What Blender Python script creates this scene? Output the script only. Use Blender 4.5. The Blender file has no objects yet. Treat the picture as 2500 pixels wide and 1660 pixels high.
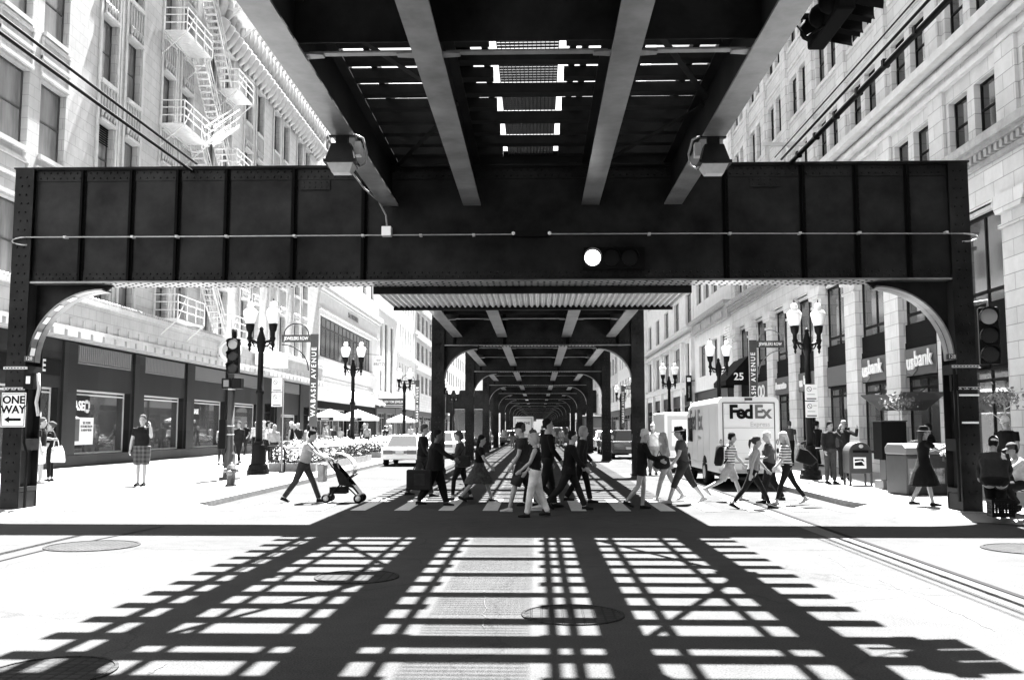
import bpy, bmesh, math, random
from mathutils import Vector, Matrix
R = math.radians
random.seed(7)
SC = bpy.context.scene
COL = SC.collection
# ------------------------------------------------------------------ camera, sky, sun, exposure
YAW, PITCH, EYE = R(1.568), R(5.361), 1.62
cam_data = bpy.data.cameras.new('camera')
cam = bpy.data.objects.new('camera', cam_data); COL.objects.link(cam)
cam_data.sensor_width = 36.0; cam_data.lens = 32.99
cam_data.clip_start = 0.1; cam_data.clip_end = 3000
cam.location = (0, 0, EYE); cam.rotation_euler = (R(90) + PITCH, 0, YAW)
SC.camera = cam
SUN_DIR = Vector((0.056, 0.48, 1.0)).normalized()          # towards the sun
world = bpy.data.worlds.new('World'); SC.world = world; world.use_nodes = True
wn = world.node_tree.nodes; wl = world.node_tree.links
sky = wn.new('ShaderNodeTexSky'); sky.sky_type = 'NISHITA'; sky.sun_disc = False
sky.sun_elevation = math.asin(SUN_DIR.z); sky.sun_rotation = math.atan2(SUN_DIR.x, SUN_DIR.y)
bw = wn.new('ShaderNodeSeparateColor')      # black and white photograph taken through a red filter: the sky by its red light
wl.new(sky.outputs[0], bw.inputs[0]); wl.new(bw.outputs[0], wn['Background'].inputs['Color'])
wn['Background'].inputs['Strength'].default_value = 0.05
sun_data = bpy.data.lights.new('sun', 'SUN'); sun_data.energy = 5.0; sun_data.angle = R(0.5)
sun = bpy.data.objects.new('sun', sun_data); COL.objects.link(sun)
sun.rotation_euler = (-SUN_DIR).to_track_quat('-Z', 'Y').to_euler(); sun.location = (5, 20, 60)
SC.view_settings.view_transform = 'Standard'; SC.view_settings.look = 'None'
SC.view_settings.exposure = 3.95; SC.view_settings.gamma = 1.0
SC.cycles.max_bounces = 6; SC.cycles.diffuse_bounces = 4; SC.cycles.glossy_bounces = 3
SC.cycles.sample_clamp_indirect = 6.0
SC.cycles.use_denoising = True

# ------------------------------------------------------------------ materials
def mat(name, v, rough=0.6, var=0.0, scale=4.0, bump=0.0, metal=0.0, spec=0.5, emit=0.0, detail=6.0, vec='Object', stretch=None, rand=0.0):
    m = bpy.data.materials.new(name); m.use_nodes = True
    nt = m.node_tree; N = nt.nodes; L = nt.links; p = N['Principled BSDF']
    p.inputs['Roughness'].default_value = rough; p.inputs['Metallic'].default_value = metal
    p.inputs['Specular IOR Level'].default_value = spec
    p.inputs['Base Color'].default_value = (v, v, v, 1)
    if emit:
        p.inputs['Emission Color'].default_value = (1, 1, 1, 1); p.inputs['Emission Strength'].default_value = emit
    if var or bump:
        tc = N.new('ShaderNodeTexCoord'); mp = N.new('ShaderNodeMapping'); L.new(tc.outputs[vec], mp.inputs['Vector'])
        if stretch: mp.inputs['Scale'].default_value = stretch
        nz = N.new('ShaderNodeTexNoise'); nz.inputs['Scale'].default_value = scale; nz.inputs['Detail'].default_value = detail
        nz.inputs['Roughness'].default_value = 0.65
        L.new(mp.outputs[0], nz.inputs['Vector'])
        if var:
            mr = N.new('ShaderNodeMapRange'); mr.inputs['From Min'].default_value = 0.3; mr.inputs['From Max'].default_value = 0.7
            mr.inputs['To Min'].default_value = v * (1 - var); mr.inputs['To Max'].default_value = v * (1 + var)
            L.new(nz.outputs['Fac'], mr.inputs['Value'])
            cb = N.new('ShaderNodeCombineColor')
            for k in range(3): L.new(mr.outputs[0], cb.inputs[k])
            L.new(cb.outputs[0], p.inputs['Base Color'])
        if bump:
            b = N.new('ShaderNodeBump'); b.inputs['Strength'].default_value = bump; b.inputs['Distance'].default_value = 0.02
            L.new(nz.outputs['Fac'], b.inputs['Height']); L.new(b.outputs[0], p.inputs['Normal'])
    if rand:
        oi = N.new('ShaderNodeObjectInfo'); mr = N.new('ShaderNodeMapRange')
        mr.inputs['To Min'].default_value = v * (1 - rand); mr.inputs['To Max'].default_value = v * (1 + rand)
        L.new(oi.outputs['Random'], mr.inputs['Value']); cb = N.new('ShaderNodeCombineColor')
        for k in range(3): L.new(mr.outputs[0], cb.inputs[k])
        L.new(cb.outputs[0], p.inputs['Base Color'])
    return m

def block_mat(name, v, bw_, bh, mortar=0.012, joint=0.45, var=0.12, rough=0.55, bump=0.4, off=0.5, flat=False):
    """masonry in regular blocks; the wall lies in the YZ plane (flat: XY plane)"""
    m = bpy.data.materials.new(name); m.use_nodes = True
    nt = m.node_tree; N = nt.nodes; L = nt.links; p = N['Principled BSDF']; p.inputs['Roughness'].default_value = rough
    tc = N.new('ShaderNodeTexCoord'); sp = N.new('ShaderNodeSeparateXYZ'); L.new(tc.outputs['Object'], sp.inputs[0])
    cx = N.new('ShaderNodeCombineXYZ')
    if flat: L.new(sp.outputs['X'], cx.inputs['X']); L.new(sp.outputs['Y'], cx.inputs['Y'])
    else:
        ad = N.new('ShaderNodeMath'); ad.operation = 'ADD'; L.new(sp.outputs['X'], ad.inputs[0]); L.new(sp.outputs['Y'], ad.inputs[1])
        L.new(ad.outputs[0], cx.inputs['X']); L.new(sp.outputs['Z'], cx.inputs['Y'])
    br = N.new('ShaderNodeTexBrick'); L.new(cx.outputs[0], br.inputs['Vector'])
    br.offset = off; br.inputs['Scale'].default_value = 1.0; br.inputs['Mortar Size'].default_value = mortar
    br.inputs['Mortar Smooth'].default_value = 0.3
    br.inputs['Brick Width'].default_value = bw_; br.inputs['Row Height'].default_value = bh
    for k, f in (('Color1', 1 - var), ('Color2', 1 + var * 0.6), ('Mortar', joint)):
        br.inputs[k].default_value = (v * f, v * f, v * f, 1)
    nz = N.new('ShaderNodeTexNoise'); nz.inputs['Scale'].default_value = 1.3; nz.inputs['Detail'].default_value = 8; nz.inputs['Roughness'].default_value = 0.7
    L.new(tc.outputs['Object'], nz.inputs['Vector'])
    mr = N.new('ShaderNodeMapRange'); mr.inputs['From Min'].default_value = 0.3; mr.inputs['From Max'].default_value = 0.7
    mr.inputs['To Min'].default_value = 0.82; mr.inputs['To Max'].default_value = 1.08; L.new(nz.outputs['Fac'], mr.inputs['Value'])
    mx = N.new('ShaderNodeVectorMath'); mx.operation = 'SCALE'; L.new(br.outputs['Color'], mx.inputs[0]); L.new(mr.outputs[0], mx.inputs['Scale'])
    L.new(mx.outputs[0], p.inputs['Base Color'])
    b = N.new('ShaderNodeBump'); b.inputs['Strength'].default_value = bump; b.inputs['Distance'].default_value = 0.02; b.invert = True
    L.new(br.outputs['Fac'], b.inputs['Height']); L.new(b.outputs[0], p.inputs['Normal'])
    return m

M = {}
M['steel'] = mat('steel_paint', 0.0105, 0.55, 0.9, 1.3, 0.25, spec=0.10, detail=10)
M['steel_edge'] = mat('steel_edge_shade', 0.002, 0.7, spec=0.05)  # stiffeners and rivets: same steel, darkened with shade put into the colour
M['cover'] = block_mat('manhole_casting', 0.037, .09, .09, .010, .75, .1, .7, 1.0, 0.0, flat=True)
M['cover'].node_tree.nodes['Principled BSDF'].inputs['Specular IOR Level'].default_value = 0.0
M['flange'] = mat('flange_bounce_light', 0.13, 0.32, 0.55, 1.6, 0.12, spec=0.5, detail=9)  # mottled flange steel, paled to carry light bounced up from the street
M['tie'] = mat('creosoted_timber', 0.008, 0.85, 0.4, 6.0, 0.3, spec=0.2)
M['rail'] = mat('rail_steel', 0.012, 0.5)
M['galv'] = mat('galvanised_sheet', 0.4, 0.45, 0.2, 3.0, metal=0.2)
M['conduit'] = mat('conduit_grey', 0.32, 0.4, 0.2, 8.0, metal=0.2)
M['black'] = mat('black_paint', 0.006, 0.5, spec=0.07)
M['blackm'] = mat('black_matt', 0.005, 0.85, spec=0.08)
M['iron'] = mat('cast_iron', 0.03, 0.9, 0.4, 20.0, 0.4, spec=0.0)
M['white'] = mat('white_paint', 0.78, 0.4)
M['fire_escape'] = mat('fire_escape_paint', 0.52, 0.6, 0.15, 6.0)
M['offwhite'] = mat('offwhite', 0.6, 0.5, 0.06, 3.0)
M['grey'] = mat('mid_grey', 0.12, 0.5)
M['dkgrey'] = mat('dark_grey', 0.03, 0.5, 0.2, 5.0)
M['ltgrey'] = mat('light_grey', 0.45, 0.5)
M['globe'] = mat('opal_glass', 0.85, 0.25)
M['lens_on'] = mat('lit_lens', 0.8, 0.3, emit=0.35)
M['lens_off'] = mat('dark_lens', 0.006, 0.3, spec=.2)
M['paint_line'] = mat("road_paint", 0.32, 0.8, 0.25, 12.0)
M['flesh'] = mat('skin', 0.24, 0.5, spec=0.35)
M['flesh_dark'] = mat('skin_deep', 0.06, 0.5, spec=0.35)
M['glass_up'] = mat('window_glass', 0.05, 0.06, spec=0.9, rand=0.8)
M['glass_dk'] = mat('dark_window_glass', 0.012, 0.04, spec=0.9, rand=0.95)
M['glass_lt'] = mat('curtained_window_glass', 0.15, 0.12, 0.5, 1.2, spec=0.7, stretch=(1, 1.6, .25))
M['glass_shop'] = mat('shop_window_glass', 0.05, 0.03, 0.6, 0.6, spec=0.9, stretch=(1, 1, .6))
M['wframe'] = mat('window_frame_paint', 0.04, 0.5)
M['terra'] = block_mat('terracotta_blocks', 0.42, 0.62, 0.42, 0.010, 0.55, 0.07, 0.4)
M['terra_plain'] = mat('terracotta_glaze', 0.43, 0.4, 0.16, 2.5, 0.15)
M['stone'] = block_mat('limestone_courses', 0.54, 1.0, 0.41, 0.012, 0.5, 0.10, 0.75)
M['stone_plain'] = mat('limestone', 0.52, 0.75, 0.14, 2.0, 0.1)
M['stone_grey'] = mat('weathered_stone', 0.30, 0.8, 0.25, 4.0, 0.2)
M['granite'] = block_mat('dark_granite_panels', 0.022, 1.3, 1.5, 0.008, 0.4, 0.3, 0.4, 0.2, 0.0)
M['granite'].node_tree.nodes['Principled BSDF'].inputs['Specular IOR Level'].default_value = 0.06
M['plaster'] = mat('pale_plaster', 0.62, 0.7, 0.1, 1.5)
M['brick_pale'] = block_mat('pale_brick', 0.55, 0.3, 0.1, 0.008, 0.8, 0.1, 0.8)
M['canvas'] = mat('pale_canvas', 0.62, 0.8, 0.05, 3.0)

# asphalt: aggregate, patches and cracks
def asphalt():
    m = bpy.data.materials.new('asphalt'); m.use_nodes = True
    nt = m.node_tree; N = nt.nodes; L = nt.links; p = N['Principled BSDF']; p.inputs['Roughness'].default_value = 0.85
    p.inputs['Specular IOR Level'].default_value = 0.0
    tc = N.new('ShaderNodeTexCoord')
    def nz(s, d=6):
        n = N.new('ShaderNodeTexNoise'); n.inputs['Scale'].default_value = s; n.inputs['Detail'].default_value = d
        L.new(tc.outputs['Object'], n.inputs['Vector']); return n
    def mr(src, a, b, lo=0.3, hi=0.7):
        q = N.new('ShaderNodeMapRange'); q.inputs['From Min'].default_value = lo; q.inputs['From Max'].default_value = hi
        q.inputs['To Min'].default_value = a; q.inputs['To Max'].default_value = b; L.new(src, q.inputs['Value']); return q.outputs[0]
    def mul(a, b):
        q = N.new('ShaderNodeMath'); q.operation = 'MULTIPLY'; L.new(a, q.inputs[0]); L.new(b, q.inputs[1]); return q.outputs[0]
    fine = nz(70, 3); big = nz(0.35, 8); mid = nz(4, 8)
    vo = N.new('ShaderNodeTexVoronoi'); vo.feature = 'DISTANCE_TO_EDGE'; vo.inputs['Scale'].default_value = 0.28
    wv = N.new('ShaderNodeVectorMath'); wv.operation = 'ADD'; nv = nz(1.4, 6)
    L.new(tc.outputs['Object'], wv.inputs[0]); L.new(nv.outputs['Color'], wv.inputs[1]); L.new(wv.outputs[0], vo.inputs['Vector'])
    crack = mr(vo.outputs['Distance'], 0.8, 1.0, 0.0, 0.008)
    v = mul(mul(mr(fine.outputs['Fac'], 0.7, 1.3), mr(big.outputs['Fac'], 0.88, 1.14)), mul(mr(mid.outputs['Fac'], 0.93, 1.07), crack))
    base = N.new('ShaderNodeMath'); base.operation = 'MULTIPLY'; base.inputs[1].default_value = ASPH; L.new(v, base.inputs[0])
    cb = N.new('ShaderNodeCombineColor')
    for k in range(3): L.new(base.outputs[0], cb.inputs[k])
    L.new(cb.outputs[0], p.inputs['Base Color'])
    b = N.new('ShaderNodeBump'); b.inputs['Strength'].default_value = 0.5; b.inputs['Distance'].default_value = 0.01
    L.new(fine.outputs['Fac'], b.inputs['Height']); L.new(b.outputs[0], p.inputs['Normal'])
    return m
ASPH = 0.044
M['asphalt'] = asphalt()
M['concrete'] = block_mat('concrete_flags', 0.17, 1.5, 1.5, 0.012, 0.7, 0.06, 0.85, 0.2, 0.0, flat=True)
M['kerb'] = mat('kerb_concrete', 0.16, 0.85, 0.25, 6.0, 0.2)
M['seam'] = mat('tar_seam', 0.02, 0.9, spec=0.0)
M['patch'] = mat('concrete_strip', 0.026, 0.85, 0.3, 8.0)

# ------------------------------------------------------------------ mesh helpers
class MB:
    def __init__(s): s.v = []; s.f = []; s.sm = []
    def add(s, vs, fs, smooth=False):
        o = len(s.v); s.v += [tuple(q) for q in vs]; s.f += [tuple(i + o for i in f) for f in fs]; s.sm += [smooth] * len(fs); return s
    def box(s, x0, x1, y0, y1, z0, z1):
        return s.add([(x0, y0, z0), (x1, y0, z0), (x1, y1, z0), (x0, y1, z0), (x0, y0, z1), (x1, y0, z1), (x1, y1, z1), (x0, y1, z1)],
                     [(0, 3, 2, 1), (4, 5, 6, 7), (0, 1, 5, 4), (1, 2, 6, 5), (2, 3, 7, 6), (3, 0, 4, 7)])
    def bar(s, a, b, w, h, up=(0, 0, 1)):
        a = Vector(a); b = Vector(b); t = (b - a).normalized(); up = Vector(up)
        if abs(t.dot(up)) > 0.98: up = Vector((0, 1, 0))
        r = t.cross(up).normalized(); u = r.cross(t)
        P = []
        for q in (a, b):
            for sx, sz in ((-1, -1), (1, -1), (1, 1), (-1, 1)): P.append(q + r * (sx * w / 2) + u * (sz * h / 2))
        return s.add(P, [(3, 2, 1, 0), (4, 5, 6, 7), (0, 1, 5, 4), (1, 2, 6, 5), (2, 3, 7, 6), (3, 0, 4, 7)])
    def tube(s, pts, rad, n=8, ref=(1, 0, 0), smooth=True, caps=True):
        """pts: points; rad: number or list of numbers or (ra, rb) pairs (ra along ref)"""
        pts = [Vector(p) for p in pts]
        if not isinstance(rad, (list, tuple)): rad = [rad] * len(pts)
        P = []; k = len(pts)
        for i, p in enumerate(pts):
            t = (pts[min(i + 1, k - 1)] - pts[max(i - 1, 0)]).normalized()
            rf = Vector(ref)
            if abs(t.dot(rf)) > 0.9: rf = Vector((0, 1, 0)) if abs(t.y) < 0.9 else Vector((0, 0, 1))
            a = (rf - t * t.dot(rf)).normalized(); b = t.cross(a)
            ra, rb = rad[i] if isinstance(rad[i], (tuple, list)) else (rad[i], rad[i])
            for j in range(n):
                g = 2 * math.pi * j / n; P.append(p + a * (ra * math.cos(g)) + b * (rb * math.sin(g)))
        F = []
        for i in range(k - 1):
            for j in range(n):
                j2 = (j + 1) % n; F.append((i * n + j, i * n + j2, (i + 1) * n + j2, (i + 1) * n + j))
        if caps: F.append(tuple(reversed(range(n)))); F.append(tuple((k - 1) * n + j for j in range(n)))
        return s.add(P, F, smooth)
    def lathe(s, prof, c=(0, 0, 0), n=16, smooth=True, sx=1.0, sy=1.0):
        """prof: (radius, z) pairs from bottom to top"""
        P = []; F = []; k = len(prof)
        for r, z in prof:
            for j in range(n):
                g = 2 * math.pi * j / n; P.append((c[0] + r * sx * math.cos(g), c[1] + r * sy * math.sin(g), c[2] + z))
        for i in range(k - 1):
            for j in range(n):
                j2 = (j + 1) % n; F.append((i * n + j, i * n + j2, (i + 1) * n + j2, (i + 1) * n + j))
        F.append(tuple(reversed(range(n)))); F.append(tuple((k - 1) * n + j for j in range(n)))
        return s.add(P, F, smooth)
    def prism(s, poly, axis, a, b):
        """poly: 2-D outline extruded along axis ('x': poly is (y,z); 'y': (x,z); 'z': (x,y)) from a to b"""
        def q(u, v, w): return {'x': (w, u, v), 'y': (u, w, v), 'z': (u, v, w)}[axis]
        n = len(poly); P = [q(u, v, a) for u, v in poly] + [q(u, v, b) for u, v in poly]
        F = [tuple(reversed(range(n))), tuple(range(n, 2 * n))] + [(i, (i + 1) % n, n + (i + 1) % n, n + i) for i in range(n)]
        return s.add(P, F)
    def ball(s, c, rx, ry=None, rz=None, n=10, m=7):
        ry = ry or rx; rz = rz or rx
        P = [(c[0], c[1], c[2] - rz)]; F = []
        for i in range(1, m):
            t = math.pi * i / m - math.pi / 2
            for j in range(n):
                g = 2 * math.pi * j / n; P.append((c[0] + rx * math.cos(t) * math.cos(g), c[1] + ry * math.cos(t) * math.sin(g), c[2] + rz * math.sin(t)))
        P.append((c[0], c[1], c[2] + rz)); last = len(P) - 1
        for j in range(n): F.append((0, 1 + (j + 1) % n, 1 + j)); F.append((last, last - n + j, last - n + (j + 1) % n))
        for i in range(m - 2):
            for j in range(n):
                a = 1 + i * n; F.append((a + j, a + (j + 1) % n, a + n + (j + 1) % n, a + n + j))
        return s.add(P, F, True)
    def rivet(s, p, nrm, r=0.02, h=0.014):
        p = Vector(p); n = Vector(nrm).normalized(); a = n.orthogonal().normalized(); b = n.cross(a)
        P = [p + a * (r * math.cos(k * math.pi / 3)) + b * (r * math.sin(k * math.pi / 3)) for k in range(6)] + \
            [p + n * h + a * (r * .5 * math.cos(k * math.pi / 3)) + b * (r * .5 * math.sin(k * math.pi / 3)) for k in range(6)]
        return s.add(P, [(k, (k + 1) % 6, 6 + (k + 1) % 6, 6 + k) for k in range(6)] + [tuple(range(6, 12))])
    def build(s, name, m, parent=None, world=False, bevel=0.0):
        vs = s.v
        if world and parent is not None:
            r = parent
            while r.parent: r = r.parent
            l = r.location; vs = [(x - l[0], y - l[1], z - l[2]) for x, y, z in vs]
        me = bpy.data.meshes.new(name); me.from_pydata(vs, [], s.f)
        me.polygons.foreach_set('use_smooth', s.sm); me.materials.append(M[m] if isinstance(m, str) else m); me.update()
        bm = bmesh.new(); bm.from_mesh(me); bmesh.ops.recalc_face_normals(bm, faces=bm.faces); bm.to_mesh(me); bm.free()
        o = bpy.data.objects.new(name, me); COL.objects.link(o); o.parent = parent
        if bevel:
            b = o.modifiers.new('edge', 'BEVEL'); b.width = bevel; b.segments = 2; b.limit_method = 'ANGLE'; b.angle_limit = R(40)
        return o

def tag(o, label=None, cat=None, group=None, kind=None):
    if label: o['label'] = label
    if cat: o['category'] = cat
    if group: o['group'] = group
    if kind: o['kind'] = kind
    return o
def thing(name, loc, label, cat, group=None, rz=0.0):
    o = bpy.data.objects.new(name, None); COL.objects.link(o); o.location = loc; o.rotation_euler = (0, 0, rz)
    o.empty_display_size = 0.2
    return tag(o, label, cat, group)
def kids(o): return [c for c in COL.objects if c.parent == o]
CH = {}
def copy_thing(src, loc, label, rz=None):
    """a copy of a thing with its parts and sub-parts"""
    def cp(o, parent):
        c = o.copy(); COL.objects.link(c); c.parent = parent
        for k in [q for q in o.children]: cp(k, c)
        return c
    c = cp(src, None); c.location = loc; c['label'] = label
    if rz is not None: c.rotation_euler = (0, 0, rz)
    return c
PENDING = []       # text and remeshed figures: turned into plain meshes in one go at the end
def text(name, body, size, m, parent, loc, rot=(90, 0, 0), extrude=0.004, bold=0.0, align='CENTER', squeeze=1.0, spacing=1.0, line=1.0):
    cu = bpy.data.curves.new(name, 'FONT'); cu.body = body; cu.size = size; cu.extrude = extrude; cu.offset = bold
    cu.align_x = align; cu.align_y = 'CENTER'; cu.space_character = spacing; cu.space_line = line
    cu.resolution_u = 3
    cu.materials.append(M[m] if isinstance(m, str) else m)
    o = bpy.data.objects.new(name, cu); COL.objects.link(o); o.parent = parent
    o.location = loc; o.rotation_euler = tuple(R(a) for a in rot); o.scale = (squeeze, 1, 1)
    PENDING.append(o); return o
def finish_pending():
    dg = bpy.context.evaluated_depsgraph_get()
    new = []
    for o in PENDING:
        me = bpy.data.meshes.new_from_object(o.evaluated_get(dg)); new.append((o, me))
    for o, me in new:
        if o.type == 'MESH': o.modifiers.clear(); o.data = me
        else:
            n = bpy.data.objects.new(o.name, me); COL.objects.link(n); n.parent = o.parent
            n.location = o.location; n.rotation_euler = o.rotation_euler; n.scale = o.scale
            nm = o.name; bpy.data.objects.remove(o); n.name = nm
# ------------------------------------------------------------------ ground
g = MB(); g.add([(-400, -400, 0), (400, -400, 0), (400, 700, 0), (-400, 700, 0)], [(0, 1, 2, 3)])
tag(g.build('road', 'asphalt'), kind='structure')
def sidewalk(poly):
    b = MB(); n = len(poly); z = 0.12
    P = [(x, y, z) for x, y in poly]; cx = sum(p[0] for p in poly) / n
    b.add(P, [tuple(range(n))]); o = tag(b.build('sidewalk', 'concrete'), kind='structure')
    k = MB()
    for i in range(n):
        a, c = poly[i], poly[(i + 1) % n]
        if abs(a[1]) > 290 and abs(c[1]) > 290: continue
        d = Vector((c[0] - a[0], c[1] - a[1], 0)); L_ = d.length
        if L_ < 1e-4: continue
        nx, ny = d.y / L_, -d.x / L_
        k.add([(a[0], a[1], -.02), (c[0], c[1], -.02), (c[0], c[1], z + .004), (a[0], a[1], z + .004), (a[0] - nx * .17, a[1] - ny * .17, z + .004), (c[0] - nx * .17, c[1] - ny * .17, z + .004)],
              [(0, 1, 2, 3), (3, 2, 5, 4)])
    tag(k.build('kerb', 'kerb'), kind='structure')
def corner(cx, cy, r, a0, a1, n=10): return [(cx + r * math.cos(R(a0 + (a1 - a0) * i / n)), cy + r * math.sin(R(a0 + (a1 - a0) * i / n))) for i in range(n + 1)]
sidewalk([(-40, 17.05)] + corner(-9.0, 19.25, 2.2, -90, 0) + [(-6.8, 300), (-40, 300)])
sidewalk([(40, 300), (6.4, 300)] + corner(10.4, 20.2, 4.0, 180, 270) + [(40, 16.2)])
sidewalk([(-40, -300), (-6.8, -300)] + corner(-9.0, -1.2, 2.2, 0, 90) + [(-40, 1.0)])
sidewalk([(40, 1.0)] + corner(10.4, -3.0, 4.0, 90, 180) + [(6.4, -300), (40, -300)])
# dropped kerbs: short concrete ramps round the two corners of the crossing
def ramp(pts):
    b = MB(); P = []; F = []
    for i, (x, y) in enumerate(pts):
        a, c = pts[max(0, i - 1)], pts[min(len(pts) - 1, i + 1)]; d = Vector((c[0] - a[0], c[1] - a[1], 0)).normalized(); nx, ny = d.y, -d.x
        P += [(x, y, .105), (x + nx * .55, y + ny * .55, .004)]
        if i: F.append((2 * i - 2, 2 * i - 1, 2 * i + 1, 2 * i))
    b.add(P, F); tag(b.build('kerb_ramp', 'concrete'), kind='structure')
ramp([(-40, 17.05), (-12, 17.05)] + corner(-9.0, 19.25, 2.2, -90, -8))
ramp(corner(10.4, 20.2, 4.0, 196, 270) + [(40, 16.2)])
# lane seams: a tar joint with a pale concrete strip beside it
s1 = MB(); s1.box(4.62, 4.69, -60, 250, -.01, .008); s1.add([(-6.6, -60, .008), (-6.56, -60, .008), (-6.56, 12.5, .008), (-6.6, 12.5, .008), (-6.2, 15.6, .008), (-6.16, 15.6, .008)], [(0, 1, 2, 3), (3, 2, 5, 4)])
tag(s1.build('road_seam', 'seam'), kind='structure')
s2 = MB(); s2.box(4.30, 4.58, -60, 250, -.01, .004)
tag(s2.build('road_strip', 'patch'), kind='structure')
# hairline cracks in the roadway
ck_ = MB(); rc = random.Random(3)
for line in [[(3.31, 10.83), (3.28, 10.3), (3.34, 10.07), (3.44, 9.86), (3.58, 9.81), (3.83, 9.89), (4.07, 9.9)], [(3.68, 10.46), (3.65, 9.71), (3.68, 9.01), (3.68, 8.36), (3.66, 7.64)], [(3.62, 12.38), (3.63, 11.7), (3.56, 11.0)], [(-0.53, 9.53), (-0.51, 9.0), (-0.47, 8.48), (-0.46, 8.11), (-0.43, 7.72)], [(-2.58, 6.16), (-2.58, 6.44), (-2.57, 6.61)], [(6.62, 14.53), (6.71, 13.73), (6.41, 12.78)]]:
    P = []
    for (xa, ya), (xb, yb) in zip(line, line[1:]):
        for k in range(6): P.append((xa + (xb - xa) * k / 6 + rc.gauss(0, .015), ya + (yb - ya) * k / 6 + rc.gauss(0, .02)))
    for a, b in zip(P, P[1:]):
        d = Vector((b[0] - a[0], b[1] - a[1], 0)); n = Vector((-d.y, d.x, 0)).normalized() * rc.uniform(.002, .005)
        ck_.add([(a[0] - n.x, a[1] - n.y, .006), (b[0] - n.x, b[1] - n.y, .006), (b[0] + n.x, b[1] + n.y, .006), (a[0] + n.x, a[1] + n.y, .006)], [(0, 1, 2, 3)])
tag(ck_.build('road_crack', 'patch'), kind='structure')
c = MB()
for i in range(15):
    x = -6.1 + .87 * i - .06
    c.add([(x - .15, 18.6, .012), (x + .15, 18.6, .012), (x + .15, 21.7, .012), (x - .15, 21.7, .012)], [(0, 1, 2, 3)])
for y in (5.0, 4.4): c.add([(-9.5, y, .012), (9.5, y, .012), (9.5, y + .3, .012), (-9.5, y + .3, .012)], [(0, 1, 2, 3)]) if y < 4 else None
tag(c.build('crosswalk_marking', 'paint_line'), kind='structure')
def manhole(x, y, r, label, z=0.0, m='iron'):
    t = thing('manhole_cover', (x, y, z), label, 'manhole cover', 'manhole covers and grates in the street')
    b = MB(); b.lathe([(r, -.01), (r, .012), (r * .94, .013), (r * .94, .006), (r * .9, .006)], n=36, smooth=False); b.build('rim', 'cover', t)
    q = MB(); q.lathe([(r * .895, -.01), (r * .895, .009), (r * .6, .010), (.001, .010)], n=36, smooth=False); q.build('cover', 'cover', t)
manhole(-6.15, 13.0, .62, 'large round cover in the sunlit cross street, farthest to the left')
manhole(-1.98, 10.4, .46, 'round cover at the edge of the striped shadow, left of the bright centre panels')
manhole(.3, 8.38, .45, 'round dark cover half in sun just right of the bright centre panels')
manhole(-3.25, 6.35, .42, 'round dark cover nearest the camera in the lower left shadow')
manhole(6.6, 13.0, .6, 'round cover in the sunlit street at the right edge')

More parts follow.
